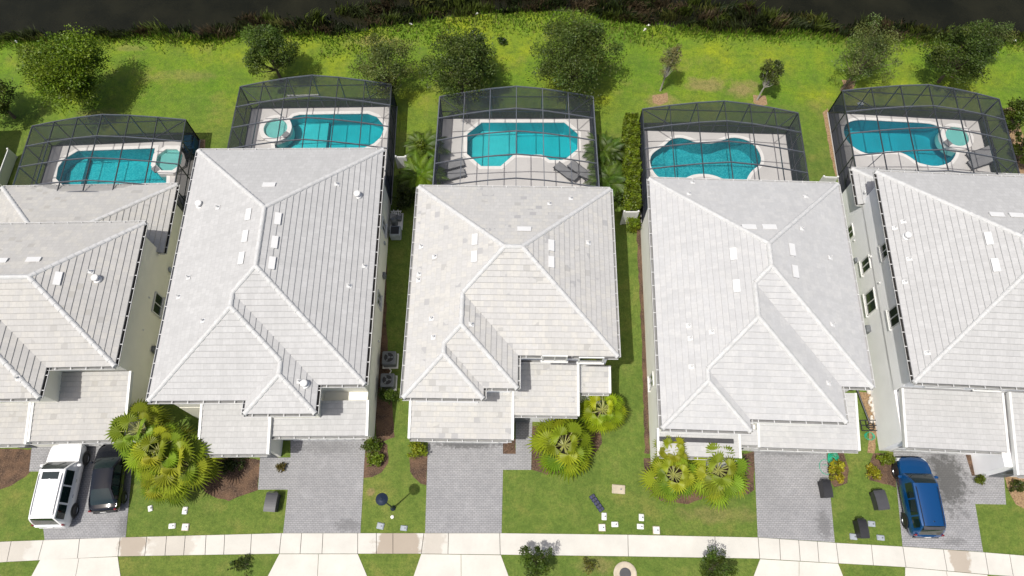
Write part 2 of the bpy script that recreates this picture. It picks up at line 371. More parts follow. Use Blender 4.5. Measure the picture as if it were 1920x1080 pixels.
# ------------------------------------------------------------------ leaf clouds
def leaf_mesh(name, C_, N_, size, cols, mat, parent, asp=.55, loc=None):
    "C_ centres (n,3), N_ leaf long axes (n,3), size (n,), cols (n,3): one quad per leaf"
    n = len(C_); C_ = np.asarray(C_, float)
    d = N_ / np.maximum(np.linalg.norm(N_, axis=1, keepdims=True), 1e-6)
    r_ = RNG.normal(size=(n, 3)); r_[:, 2] += 0
    sd = np.cross(d, r_); sd /= np.maximum(np.linalg.norm(sd, axis=1, keepdims=True), 1e-6)
    a = d * (size / 2)[:, None]; b = sd * (size * asp / 2)[:, None]
    V = np.stack([C_ - a, C_ + b, C_ + a, C_ - b], 1).reshape(-1, 3)
    me = bpy.data.meshes.new(name); me.vertices.add(n * 4); me.vertices.foreach_set('co', V.ravel())
    me.loops.add(n * 4); me.loops.foreach_set('vertex_index', np.arange(n * 4))
    me.polygons.add(n); me.polygons.foreach_set('loop_start', np.arange(n) * 4); me.polygons.foreach_set('loop_total', np.full(n, 4))
    me.materials.append(mat); me.update(calc_edges=True)
    at = me.attributes.new('tint', 'FLOAT_COLOR', 'FACE')
    at.data.foreach_set('color', np.concatenate([np.clip(cols, 0, 1), np.ones((n, 1))], 1).ravel())
    o = bpy.data.objects.new(name, me); SC.collection.objects.link(o)
    if parent: o.parent = parent
    if loc: o.location = loc
    return o
RNG = np.random.default_rng(11)
def tri_mesh(name, V, F, cols, mat, parent=None):
    me = bpy.data.meshes.new(name); me.from_pydata(V, [], F); me.materials.append(mat)
    at = me.attributes.new('tint', 'FLOAT_COLOR', 'FACE')
    c = np.concatenate([np.clip(np.array(cols), 0, 1), np.ones((len(F), 1))], 1); at.data.foreach_set('color', c.ravel())
    o = bpy.data.objects.new(name, me); SC.collection.objects.link(o)
    if parent: o.parent = parent
    return o
def crown_cloud(rx, ry, rz, zc, nclump, n, ls, col, spread=.34, hollow=.45, droop=0, lean=(0, 0), var=.42):
    u = RNG.normal(size=(nclump, 3)); u /= np.linalg.norm(u, axis=1, keepdims=True)
    u[:, 2] = np.where(u[:, 2] < -.55, -u[:, 2], u[:, 2])
    rr = hollow + (1 - hollow) * RNG.random(nclump) ** .6
    ang = np.arctan2(u[:, 1], u[:, 0]); wob = 1 + .16 * np.sin(3 * ang + RNG.random() * 6) + .10 * np.sin(5 * ang + RNG.random() * 6)
    cc = u * rr[:, None] * np.array([rx, ry, rz]) * (.86 * wob)[:, None]
    cc[:, 0] += lean[0] * (cc[:, 2] / rz); cc[:, 1] += lean[1] * (cc[:, 2] / rz)
    cr = spread * min(rx, rz) * (.6 + .8 * RNG.random(nclump))
    k = RNG.integers(0, nclump, n); q = RNG.normal(size=(n, 3)); q /= np.linalg.norm(q, axis=1, keepdims=True)
    L = cc[k] + q * (cr[k] * RNG.random(n) ** .42)[:, None] * np.array([1, 1, .75]); L[:, 2] += zc
    if droop: L[:, 2] -= droop * RNG.random(n)
    ax = q + RNG.normal(size=(n, 3)) * .8; ax[:, 2] = ax[:, 2] * .5 - droop
    ct = 1 + var * (RNG.random(nclump) - .5) * 2; hue = RNG.random(nclump)
    c = np.array(col)[None] * ct[k][:, None] * (1 + .35 * (RNG.random(n) - .5))[:, None]
    c[:, 0] *= 1 + .35 * hue[k]; c[:, 2] *= 1 - .2 * hue[k]
    return L, ax, ls * (.6 + .8 * RNG.random(n)), c, cc + np.array([0, 0, zc])
def tree(label, px, py, r, h, zc, n=7000, ls=.20, col=(.05, .085, .012), nclump=70, group='young oaks along the back lawn', bark='bark', sq=1.0, lean=(0, 0), hollow=.45, spread=.34, droop=0, name='oak_tree', cat='tree', base=None, twigs=26):
    x, y = P(px, py, zc)
    root = thing(name, label, cat, (x, y, 0), 0, group)
    L, ax, s, c, cc = crown_cloud(r, r * sq, (h - zc) * 1.0, zc, int(nclump * .95), int(n * 1.9), ls * .76, tuple(k * f_ for k, f_ in zip(col, (1.22, 1.32, 1.15))), spread=spread * .92, hollow=hollow, droop=droop, lean=lean)
    leaf_mesh('crown', L, ax, s, c, M['leaf'], root)
    b = MB(); bx, by = base if base else (0, 0)
    fork = Vector((bx * .5, by * .5, max(.8, zc - (h - zc) * .8)))
    b.tube([(bx, by, -.05), (bx * .8, by * .8, fork.z * .5), fork], [.17 * r / 3 + .03, .13 * r / 3 + .02, .10 * r / 3 + .02], 8)
    for i in RNG.permutation(len(cc))[:twigs]:
        t = Vector(cc[i]); m_ = fork.lerp(t, .5) + Vector((0, 0, -.15)); b.tube([fork, m_, t], [.06 * r / 3 + .015, .035 * r / 3 + .008, .012], 5, caps=False)
    b.build('trunk', M[bark], root, smooth=True)
    return root
def bush(label, px, py, rx, ry, h, col, n=1400, ls=.13, group='shrubs in the mulch beds', name='shrub', nclump=30, spread=.42, z=0, cat='shrub'):
    x, y = P(px, py, h * .5)
    root = thing(name, label, cat, (x, y, z), 0, group)
    L, ax, s, c, cc = crown_cloud(rx, ry, h * .55, h * .5, nclump, n, ls, col, spread=spread, hollow=.25)
    L[:, 2] = np.maximum(L[:, 2], .03)
    leaf_mesh('foliage', L, ax, s, c, M['leaf'], root)
    b = MB()
    for i in range(7):
        a = i * .9; b.tube([(0, 0, 0), (rx * .4 * math.cos(a), ry * .4 * math.sin(a), h * .5), (rx * .7 * math.cos(a), ry * .7 * math.sin(a), h * .75)], [.02, .014, .006], 5)
    b.build('stem', M['bark'], root)
    return root
def fan_palm(label, px, py, r, h, n=26, col=(.13, .21, .012), seed=1, group='fan palms by the front porches', zpix=None):
    rnd = random.Random(seed); x, y = P(px, py, zpix if zpix else h)
    n = int(n * .68); root = thing('fan_palm', label, 'palm tree', (x, y, 0), 0, group)
    V = []; F = []; C_ = []; PV = []
    b = MB(); pe = MB()
    b.tube([(0, 0, -.05), (.02, .03, h * .3), (0, 0, h)], [.19, .16, .13], 10)
    for k in range(int(h / .14)):
        b.lathe((0, 0, .05 + k * .14), [(.19 - .04 * k * .14 / h, 0), (.205 - .04 * k * .14 / h, .05), (.17 - .04 * k * .14 / h, .09)], 10)
    b.build('trunk', M['bark'], root, smooth=True)
    for i in range(n):
        az = i * 2.39996 + rnd.uniform(-.25, .25); lv = i / n; el = R(66 - 74 * lv ** .62 + rnd.uniform(-10, 10))
        plen = r * (.46 + .16 * lv) * rnd.uniform(.85, 1.12); fl = r * .43 * rnd.uniform(.85, 1.15)
        d = Vector((math.cos(az) * math.cos(el), math.sin(az) * math.cos(el), math.sin(el)))
        o = Vector((0, 0, h)); tip = o + d * plen + Vector((0, 0, -.10 * lv * r))
        pe.tube([o, o + d * plen * .5 + Vector((0, 0, .04)), tip], [.034, .028, .022], 5)
        side = d.cross(Vector((0, 0, 1)));
        if side.length < .1: side = Vector((-math.sin(az), math.cos(az), 0))
        side.normalize(); nrm = side.cross(d).normalized()
        dd = (d + Vector((0, 0, -.35))).normalized()
        shade = rnd.uniform(.75, 1.25); yel = rnd.random()
        shade *= 1.15; base = (col[0] * shade * (1 + .75 * yel), col[1] * shade * (1 + .12 * yel), col[2] * shade)
        if lv > .93 and rnd.random() < .25: base = (.34, .25, .03)
        ns = 17; dr = rnd.uniform(.14, .30); rimp = []
        for j in range(ns * 2 + 1):
            a = R(-128 + 256 * j / (ns * 2)); sd = dd * math.cos(a) + side * math.sin(a)
            ln = fl * (1 - .22 * abs(a) / 2.2); inner = ln * (.56 if j % 2 == 0 else .66)
            rimp.append((sd, ln, inner, nrm * (.035 if j % 2 else -.035) * r / 2))
        k0 = len(V); V.append(tuple(tip))
        for sd, ln, inner, fo in rimp: V.append(tuple(tip + sd * inner + fo + Vector((0, 0, -dr * inner * .5))))
        for j in range(ns * 2): F.append((k0, k0 + 1 + j, k0 + 2 + j)); v = 1.0 + (.10 if j % 2 else -.10); C_.append(tuple(q * v for q in base))
        for j in range(ns):
            sd, ln, inner, fo = rimp[2 * j + 1]; e = ln * rnd.uniform(.88, 1.12); kk = len(V)
            V.append(tuple(tip + sd * e + Vector((0, 0, -e * dr - (e - inner) * .5)))); F.append((k0 + 1 + 2 * j, kk, k0 + 2 + 2 * j)); F.append((k0 + 2 + 2 * j, kk, k0 + 3 + 2 * j)); v = rnd.uniform(.95, 1.3); C_ += [tuple(q * v for q in base)] * 2
    tri_mesh('fronds', V, F, C_, M['leaf'], root); pe.build('petioles', simple('petiole', (.30, .30, .08), .5) if 'petiole' not in M else M['petiole'], root)
    return root
M['petiole'] = simple('palm_petiole', (.30, .31, .09), .5)
def feather_palm(label, px, py, r, h, n=22, col=(.06, .11, .012), seed=1, group='feather palms between the pool cages', zpix=None, trunk=.8):
    rnd = random.Random(seed); x, y = P(px, py, zpix or h * .8)
    root = thing('feather_palm', label, 'palm tree', (x, y, 0), 0, group); V = []; F = []; C_ = []; b = MB()
    for q in range(3):
        a = q * 2.1; ox, oy = .22 * math.cos(a), .22 * math.sin(a)
        b.tube([(ox, oy, -.05), (ox * 1.4, oy * 1.4, trunk)], [.07, .055], 7)
        for i in range(n // 2):
            az = i * 2.39996 + q + rnd.uniform(-.3, .3); lv = i / (n / 2); el = R(74 - 55 * lv + rnd.uniform(-8, 8)); ln = r * 1.25 * rnd.uniform(.8, 1.15)
            hd = Vector((math.cos(az), math.sin(az), 0)); p = Vector((ox * 1.4, oy * 1.4, trunk)); e = el; sh = rnd.uniform(.65, 1.3); yel = rnd.random()
            base = (col[0] * sh * (.9 + .25 * yel), col[1] * sh, col[2] * sh); S = 14; pts = [p.copy()]
            for k in range(S):
                p = p + (hd * math.cos(e) + Vector((0, 0, math.sin(e)))) * (ln / S); e -= R(6.5); pts.append(p.copy())
            sv = Vector((-hd.y, hd.x, 0))
            for k in range(1, S + 1):
                t = k / S; ll = r * .34 * math.sin(math.pi * min(1, .18 + t * .8)) ; tg = (pts[k] - pts[k - 1]).normalized()
                for sg in (-1, 1):
                    for hh in (0, .5):
                        o = pts[k - 1].lerp(pts[k], hh); tipp = o + (sv * sg * .85 + tg * .55).normalized() * ll + Vector((0, 0, -ll * .35))
                        k0 = len(V); V += [tuple(o - tg * .038), tuple(o + tg * .038), tuple(tipp)]; F.append((k0, k0 + 1, k0 + 2)); v = rnd.uniform(.8, 1.2); C_.append(tuple(c * v for c in base))
            b.tube(pts[::4] + [pts[-1]], [.018, .014, .01, .006, .004][:len(pts[::4]) + 1], 4, caps=False)
    tri_mesh('fronds', V, F, C_, M['leaf'], root); b.build('trunk', M['bark'], root, smooth=True)
    return root

# ------------------------------------------------------------------ the setting: ground, water, paving
def pxs(lst, z=0.0, sc=None):
    if sc: lst = [(x / sc[0] + sc[1], y / sc[0] + sc[2]) for x, y in lst]
    return [P(x, y, z) for x, y in lst]
def sheet(name, pts, z, mat, label=None, zlow=None, holes=()):
    b = MB()
    if zlow is None: b.poly(pts, z, 0, holes)
    else: b.prism(pts, zlow, z)
    o = b.build(name, mat); o['kind'] = 'structure'; return o
def wobble(pts, amp=.12, step=.35, seed=3):
    rnd = random.Random(seed); out = []
    for i in range(len(pts)):
        a = Vector(pts[i]); c = Vector(pts[(i + 1) % len(pts)]); n = max(1, int((c - a).length / step))
        for k in range(n):
            p = a.lerp(c, k / n); out.append((p.x + rnd.uniform(-amp, amp), p.y + rnd.uniform(-amp, amp)))
    return out

# cage floor plans, from the photograph's corners: back-left, back-right, front-right, front-left
CAGE = [
    dict(bl=(-33.5, 30.55), br=(-22.88, 31.1), fr=(-22.6, 24.7), fl=(-33.5, 24.7), bay=1.76, hz=2.5, cr=3.45),
    dict(bl=(-19.45, 33.9), br=(-8.64, 34.1), fr=(-8.5, 25.75), fl=(-19.55, 25.75), bay=1.8, hz=2.6, cr=3.7),
    dict(bl=(-5.14, 33.0), br=(5.76, 33.0), fr=(5.85, 23.2), fl=(-5.35, 23.2), bay=1.87, hz=2.62, cr=3.75),
    dict(bl=(9.2, 31.95), br=(20.1, 31.6), fr=(19.85, 23.5), fl=(9.0, 23.75), bay=1.66, hz=2.6, cr=3.7),
    dict(bl=(23.58, 33.55), br=(34.55, 32.8), fr=(34.2, 25.9), fl=(23.25, 26.35), bay=1.8, hz=2.6, cr=3.7)]
def quad(c, g=0.0):
    m = Vector(((c['bl'][0] + c['fr'][0]) / 2, (c['bl'][1] + c['fr'][1]) / 2)); out = []
    for k in ('fl', 'fr', 'br', 'bl'):
        p = Vector(c[k]); out.append((p.x + (g if p.x > m.x else -g), p.y + (g if p.y > m.y else -g)))
    return out

SHORE = pxs([(0, 80), (70, 76), (150, 70), (230, 72), (300, 67), (380, 74), (430, 70), (470, 60), (540, 66), (620, 66), (680, 58), (720, 50), (780, 44), (820, 36), (870, 30), (930, 26), (1000, 22), (1080, 23), (1130, 38), (1190, 44), (1250, 48), (1330, 60), (1400, 62), (1500, 64), (1600, 72), (1700, 74), (1800, 82), (1920, 78)])
sh2 = []
rs = random.Random(5)
for i in range(len(SHORE) - 1):
    for k in range(5):
        t = k / 5; a, c = SHORE[i], SHORE[i + 1]; sh2.append((a[0] * (1 - t) + c[0] * t + rs.uniform(-.1, .1), a[1] * (1 - t) + c[1] * t + rs.uniform(-.16, .16)))
sh2.append(SHORE[-1])
shore = [(-300, 34), (-90, 38)] + sh2 + [(90, 39), (300, 36)]
lawn_pts = [(-300, -300), (300, -300)] + shore[::-1]
sheet('lawn', lawn_pts, 0, M['grass'], holes=[quad(c) for c in CAGE])
b = MB()
for i in range(len(shore) - 1):
    p, q = shore[i], shore[i + 1]
    b.face([(p[0], p[1], 0), (q[0], q[1], 0), (q[0], q[1] + .7, -.5), (p[0], p[1] + .7, -.5)])
    b.face([(p[0], p[1] + .7, -.5), (q[0], q[1] + .7, -.5), (q[0], q[1] + 2.5, -1.2), (p[0], p[1] + 2.5, -1.2)])
M['mud'] = simple('bank_mud', (.035, .030, .016), .9, var=.4, scale=3)
b.build('bank', M['mud'])['kind'] = 'structure'
sheet('lake', [(-600, 36), (600, 36), (600, 900), (-600, 900)], -.42, M['lake'])

top_px = [(-130, 1023), (0, 1016), (225, 1008), (530, 1000), (795, 1000), (940, 1000), (1180, 1003), (1420, 1008), (1565, 1018), (1690, 1025), (1845, 1036), (1920, 1042), (2060, 1054)]
bot_px = [(-130, 1065), (0, 1054), (220, 1043), (520, 1038), (790, 1038), (950, 1040), (1180, 1043), (1420, 1047), (1570, 1056), (1695, 1063), (1850, 1077), (1920, 1082), (2060, 1095)]
def interp(pts, x):
    for (x0, y0), (x1, y1) in zip(pts, pts[1:]):
        if x0 <= x <= x1: return y0 + (y1 - y0) * (x - x0) / (x1 - x0)
    return pts[-1][1]
joints = [(-128, -130), (-60, -66), (22, 14), (82, 72), (150, 146), (226, 222), (276, 272), (313, 310), (348, 345), (387, 385), (422, 420), (472, 470), (528, 524), (566, 563), (606, 604), (671, 671), (706, 706), (737, 737), (795, 790), (841, 840), (937, 938), (1177, 1178), (1340, 1342), (1421, 1424), (1461, 1463), (1497, 1500), (1532, 1535), (1567, 1572), (1633, 1637), (1692, 1698), (1768, 1775), (1846, 1853), (1892, 1899), (1960, 1970), (2058, 2058)]
b = MB()
for (a0, a1), (c0, c1) in zip(joints, joints[1:]):
    g = .55 if a0 not in (22,) else .4
    q = [P(a1 + g, interp(bot_px, a1 + g)), P(c1 - g, interp(bot_px, c1 - g)), P(c0 - g, interp(top_px, c0 - g)), P(a0 + g, interp(top_px, a0 + g))]
    b.prism(q, -.06, .05)
b.build('sidewalk', M['walk'])['kind'] = 'structure'
sheet('sidewalk_base', [P(x, y - .4) for x, y in top_px] + [P(x, y + .4) for x, y in bot_px[::-1]], .012, simple('joint_dirt', (.09, .085, .07), .9))

drives = [
    [(95, 828), (255, 826), (248, 880), (236, 1007.5), (84, 1012.5), (78, 960), (86, 884), (55, 884), (60, 838)],
    [(545, 815), (687, 815), (683, 870), (676, 999.5), (531, 999.5), (540, 918), (484, 918), (488, 858), (545, 858)],
    [(803, 818), (943, 818), (943, 851), (967, 851), (967, 790), (998, 790), (996, 881), (943, 881), (940.5, 999.5), (797, 999.5)],
    [(1413, 832), (1548, 834), (1565, 1017), (1420.5, 1007.5)],
    [(1674, 840), (1808, 846), (1822, 892), (1882, 892), (1886, 946), (1828, 945), (1843, 1035), (1692, 1024.5)]]
for d in drives: sheet('driveway', pxs(d), .022, M['paver'])
for a in ([(76, 1050), (221, 1044), (232, 1120), (38, 1120)], [(524, 1039), (671, 1039), (705, 1120), (482, 1120)], [(790, 1039), (939, 1041), (968, 1120), (762, 1120)], [(1425, 1048.5), (1571, 1057), (1598, 1125), (1398, 1120)], [(1697, 1064), (1850, 1078), (1880, 1130), (1696, 1125)]):
    p = pxs(a); m0 = ((p[0][0] + p[1][0]) / 2, (p[0][1] + p[1][1]) / 2); m1 = ((p[3][0] + p[2][0]) / 2, (p[3][1] + p[2][1]) / 2)
    g = .012; b = MB()
    b.prism([p[0], (m0[0] - g, m0[1]), (m1[0] - g, m1[1]), p[3]], -.05, .035); b.prism([(m0[0] + g, m0[1]), p[1], p[2], (m1[0] + g, m1[1])], -.05, .035)
    b.build('driveway_apron', M['apron'])['kind'] = 'structure'
sheet('kerb', [(-200, -.9), (200, -.9), (200, -.5), (-200, -.5)], .10, M['curb'], zlow=-.02)
sheet('road', [(-200, -9), (200, -9), (200, -.9), (-200, -.9)], .008, M['asphalt'])

beds = [('mulch', [(-30, 840), (62, 843), (57, 884), (48, 893), (20, 912), (-30, 930)]),
    ('mulch', [(385, 855), (488, 862), (484, 919), (462, 926), (430, 938), (398, 932), (378, 915)]),
    ('mulch', [(516, 858), (544, 858), (541, 888), (514, 888)]),
    ('mulch', [(683, 820), (712, 822), (728, 835), (727, 868), (715, 885), (697, 896), (681, 897)]),
    ('mulch', [(767, 848), (803, 846), (800, 911), (788, 906), (776, 895), (768, 885)]),
    ('mulch', [(943, 824), (967, 824), (967, 851), (943, 851)]),
    ('mulch', [(998, 800), (1120, 790), (1130, 830), (1105, 862), (1062, 884), (1025, 889), (997, 881)]),
    ('mulch', [(1207, 858), (1400, 850), (1415, 845), (1413, 918), (1400, 926), (1330, 930), (1290, 946), (1240, 940), (1213, 912)]),
    ('mulch', [(1546, 846), (1580, 848), (1592, 880), (1590, 905), (1565, 915), (1556, 900)]),
    ('mulch', [(1637, 850), (1674, 852), (1680, 913), (1655, 908), (1632, 900), (1624, 888)]),
    ('mulch', [(1804, 850), (1826, 850), (1850, 895), (1850, 913), (1826, 913)]),
    ('straw', [(1882, 890), (1960, 895), (1960, 985), (1905, 945), (1888, 915)]),
    ('mulch', [(1192, 400), (1203, 400), (1213, 600), (1218, 850), (1209, 850), (1203, 640)]),
    ('mulch', [(714, 420), (726, 418), (724, 600), (735, 740), (740, 820), (708, 832), (700, 740), (706, 600)]),
    ('straw', [(1543, 212), (1552, 204), (1560, 260), (1576, 325), (1566, 330), (1553, 270)]),
    ('straw', [(1222, 178), (1250, 174), (1253, 190), (1236, 197), (1223, 193)]),
    ('straw', [(1412, 178), (1436, 180), (1440, 196), (1425, 199), (1412, 192)]),
    ('straw', [(1578, 150), (1604, 152), (1600, 168), (1582, 166)]),
    ('straw', [(1610, 735), (1640, 735), (1645, 795), (1640, 850), (1628, 850), (1630, 800)]),
    ('straw', [(368, 262), (385, 262), (385, 280), (372, 280)]),
    ('straw', [(1880, 205), (1900, 200), (1930, 290), (1932, 330), (1912, 330)]),
]
for i, (k, p) in enumerate(beds): sheet('mulch_bed', wobble(pxs(p), .05, .35, i), .012 + .0006 * (i % 3), M[k])

# ------------------------------------------------------------------ tiled roofs
def clip(poly, a, b_, c):
    out = []
    for i in range(len(poly)):
        p, q = poly[i], poly[(i + 1) % len(poly)]
        dp = a * p[0] + b_ * p[1] + c; dq = a * q[0] + b_ * q[1] + c
        if dp >= 0: out.append(p)
        if (dp > 0 and dq < 0) or (dp < 0 and dq > 0):
            t = dp / (dp - dq); out.append((p[0] + (q[0] - p[0]) * t, p[1] + (q[1] - p[1]) * t))
    return out
def area(p): return abs(sum(p[i][0] * p[(i + 1) % len(p)][1] - p[(i + 1) % len(p)][0] * p[i][1] for i in range(len(p)))) / 2
class Roof:
    "equal-pitch hip roof over the union of rectangles (x0,x1,y0,y1)"
    def __init__(s, rects, ze, p=.5):
        s.rects, s.ze, s.p = rects, ze, p
        s.pl = [[(p, 0, ze - p * x0), (-p, 0, ze + p * x1), (0, p, ze - p * y0), (0, -p, ze + p * y1)] for x0, x1, y0, y1 in rects]
    def inside(s, x, y): return any(x0 - 1e-6 <= x <= x1 + 1e-6 and y0 - 1e-6 <= y <= y1 + 1e-6 for x0, x1, y0, y1 in s.rects)
    def H(s, x, y): return max(min(a * x + b_ * y + c for a, b_, c in q) for q in s.pl)
    def faces(s):
        res = []
        for i, (x0, x1, y0, y1) in enumerate(s.rects):
            for k, pk in enumerate(s.pl[i]):
                pieces = [[(x0, y0), (x1, y0), (x1, y1), (x0, y1)]]
                for j, pj in enumerate(s.pl[i]):
                    if j != k: pieces = [clip(q, pj[0] - pk[0], pj[1] - pk[1], pj[2] - pk[2]) for q in pieces]
                for o, po in enumerate(s.pl):
                    if o == i: continue
                    e = 1e-6 if o > i else -1e-6; new = []
                    for q in pieces:
                        cur = q
                        for g in po:
                            if len(cur) < 3: break
                            A, B, Cc = g[0] - pk[0], g[1] - pk[1], g[2] - pk[2] - e
                            new.append(clip(cur, -A, -B, -Cc)); cur = clip(cur, A, B, Cc)
                    pieces = [q for q in new if len(q) >= 3 and area(q) > 1e-4]
                res += [(q, pk) for q in pieces if len(q) >= 3 and area(q) > 1e-4]
        return res
    def creases(s, F):
        segs = {}
        for q, pk in F:
            for i in range(len(q)):
                a, c = Vector(q[i]), Vector(q[(i + 1) % len(q)]); L = (c - a).length
                if L < .05: continue
                d = (c - a) / L; n = Vector((-d.y, d.x)); N = max(1, int(L / .2)); run = None
                for k in range(N + 1):
                    ok = False
                    if k < N:
                        m = a + d * L * (k + .5) / N; e = .03
                        if s.inside(m.x + n.x * e, m.y + n.y * e) and s.inside(m.x - n.x * e, m.y - n.y * e):
                            ok = s.H(m.x + n.x * e, m.y + n.y * e) + s.H(m.x - n.x * e, m.y - n.y * e) - 2 * s.H(m.x, m.y) < -e * s.p * .4
                    if ok and run is None: run = k
                    if not ok and run is not None:
                        u, v = a + d * L * run / N, a + d * L * k / N; run = None
                        if d.x < -1e-4 or (abs(d.x) < 1e-4 and d.y < 0): u, v, dd = v, u, -d
                        else: dd = d
                        off = dd.x * u.y - dd.y * u.x
                        key = (round(dd.x, 2), round(dd.y, 2), round(off, 1))
                        key = next((kk for kk in segs if abs(kk[0] - key[0]) < .03 and abs(kk[1] - key[1]) < .03 and abs(kk[2] - key[2]) < .25), key)
                        segs.setdefault(key, []).append((dd.dot(u), dd.dot(v), dd, off))
        out = []
        for ks in segs.values():
            ks.sort(key=lambda t: t[0]); dd, off = ks[0][2], ks[0][3]; n = Vector((-dd.y, dd.x)); cur = None
            for t0, t1, _, _ in ks:
                if cur is None: cur = [t0, t1]
                elif t0 <= cur[1] + .08: cur[1] = max(cur[1], t1)
                else: out.append((dd * cur[0] + n * off, dd * cur[1] + n * off)); cur = [t0, t1]
            out.append((dd * cur[0] + n * off, dd * cur[1] + n * off))
        return [(u, v) for u, v in out if (v - u).length > .25]
COURSE = .30; TT = .046
def tiles(b, q, pk, ze, rnd, mi=0):
    "lay a roof face in stepped courses: every course is tipped a little and overlaps the one below"
    a, bb, c = pk; p = math.hypot(a, bb); ux, uy = a / p, bb / p; vx, vy = -uy, ux
    S = lambda x, y: (a * x + bb * y + c - ze) / p
    smin = min(S(*t) for t in q); smax = max(S(*t) for t in q)
    for k in range(int(math.floor(smin / COURSE + 1e-6)), int(math.ceil(smax / COURSE))):
        s0, s1 = k * COURSE, (k + 1) * COURSE
        r_ = clip(q, a / p, bb / p, (c - ze) / p - s0); r_ = clip(r_, -a / p, -bb / p, -(c - ze) / p + s1) if len(r_) > 2 else []
        if len(r_) < 3 or area(r_) < 1e-5: continue
        j = rnd.uniform(-.004, .004)
        Z = lambda x, y: a * x + bb * y + c + (TT + j) * (1 - (S(x, y) - s0) / COURSE) + .006
        b.face([(x, y, Z(x, y)) for x, y in r_], mi, [(x * vx + y * vy, S(x, y)) for x, y in r_])
        for i in range(len(r_)):
            u, v = r_[i], r_[(i + 1) % len(r_)]
            if abs(S(*u) - s0) < 1e-4 and abs(S(*v) - s0) < 1e-4:
                zb = lambda t: a * t[0] + bb * t[1] + c - .02
                b.face([(u[0], u[1], zb(u)), (v[0], v[1], zb(v)), (v[0], v[1], Z(*v)), (u[0], u[1], Z(*u))], mi,
                       [(u[0] * vx + u[1] * vy, s0), (v[0] * vx + v[1] * vy, s0)] * 2)
def ridge_caps(name, segs, H, parent, mat):
    b = MB()
    for u, v in segs:
        L = (v - u).length; d = (v - u) / L; n = Vector((-d.y, d.x)); zu, zv = H(u.x, u.y), H(v.x, v.y)
        if zu > zv: u, v, zu, zv, d = v, u, zv, zu, -d; n = -n
        N = max(1, int(L / .38))
        for k in range(N):
            t0, t1 = k / N, min(1, (k + 1.12) / N); ring = []
            for t, w_, hh in ((t0, .155, .115), (t1, .125, .085)):
                p = u.lerp(v, t); z = zu + (zv - zu) * t
                pr = []
                for sx, sz in ((-1, -.055), (-.86, .35), (-.45, .86), (0, 1), (.45, .86), (.86, .35), (1, -.055)):
                    e = p + n * sx * w_; base = -.05 if abs(sx) == 1 else 0
                    pr.append((e.x, e.y, z + sz * hh + base + .01))
                ring.append(pr)
            i0 = len(b.v); b.v += ring[0] + ring[1]
            for m in range(6): b.f.append((i0 + m, i0 + m + 1, i0 + 8 + m, i0 + 7 + m)); b.m.append(0 if m in (0, 5) else 1); b.uv.append(None)
            b.f.append(tuple(i0 + m for m in range(7))); b.m.append(0); b.uv.append(None)
    return b.build(name, [mat, M['capt']], parent)
def offset_poly(pts, d):
    "rectilinear or general polygon moved inwards by d (counter-clockwise input)"
    A = sum(pts[i][0] * pts[(i + 1) % len(pts)][1] - pts[(i + 1) % len(pts)][0] * pts[i][1] for i in range(len(pts)))
    if A < 0: pts = pts[::-1]
    out = []
    for i in range(len(pts)):
        p0, p1, p2 = Vector(pts[i - 1]), Vector(pts[i]), Vector(pts[(i + 1) % len(pts)])
        d1 = (p1 - p0).normalized(); d2 = (p2 - p1).normalized(); n1 = Vector((-d1.y, d1.x)); n2 = Vector((-d2.y, d2.x))
        k = d / (1 + n1.dot(n2)); q = p1 + (n1 + n2) * k; out.append((q.x, q.y))
    return out
def eaves(parent, pts, ze, skip=(), gut=True, dark=True):
    "soffit, fascia and an open gutter with strap hangers round an eaves polygon (counter-clockwise)"
    b = MB(); inn = offset_poly(pts, .42); n = len(pts)
    for i in range(n):
        a, c = pts[i], pts[(i + 1) % n]; ia, ic = inn[i], inn[(i + 1) % n]
        b.face([(a[0], a[1], ze - .2), (ia[0], ia[1], ze - .2), (ic[0], ic[1], ze - .2), (c[0], c[1], ze - .2)])
        b.face([(a[0], a[1], ze - .2), (c[0], c[1], ze - .2), (c[0], c[1], ze + .01), (a[0], a[1], ze + .01)])
    b.build('fascia', M['white'], parent)
    if not gut: return
    g = MB()
    for i in range(n):
        if i in skip: continue
        a, c = Vector(pts[i]), Vector(pts[(i + 1) % n]); L = (c - a).length; d = (c - a) / L; o = Vector((d.y, -d.x))
        def q(t, w_, z): p = a + d * t + o * w_; return (p.x, p.y, z)
        for w0, z0, w1, z1 in ((.004, ze - .02, .004, ze - .14), (.004, ze - .14, .10, ze - .14), (.10, ze - .14, .135, ze - .015), (.135, ze - .015, .155, ze - .015), (.155, ze - .015, .115, ze - .16)):
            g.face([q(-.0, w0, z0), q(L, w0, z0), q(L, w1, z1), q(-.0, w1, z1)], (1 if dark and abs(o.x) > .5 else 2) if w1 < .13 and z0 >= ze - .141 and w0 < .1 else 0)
        for t in (0, L):
            g.face([q(t, .004, ze - .02), q(t, .004, ze - .14), q(t, .10, ze - .14), q(t, .135, ze - .015)])
        k = .45
        while k < L - .2:
            p = a + d * k + o * .07; g.box((p.x, p.y, ze - .012), (.045, .15, .012), math.atan2(d.y, d.x)); k += .85
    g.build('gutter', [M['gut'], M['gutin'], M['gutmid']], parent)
M['gutmid'] = simple('gutter_soft_shade', (.20, .20, .195), .8)  # softer channel shade painted inside the remaining gutters
M['gutin'] = simple('gutter_shade', (.03, .028, .025), .9)  # shade of the open channel painted dark inside the side gutters
M['gut'] = simple('gutter_aluminium', (.56, .56, .55), .5, var=.05)
M['capt'] = simple('cap_tiles', (.49, .49, .48), .75, var=.10, scale=4)

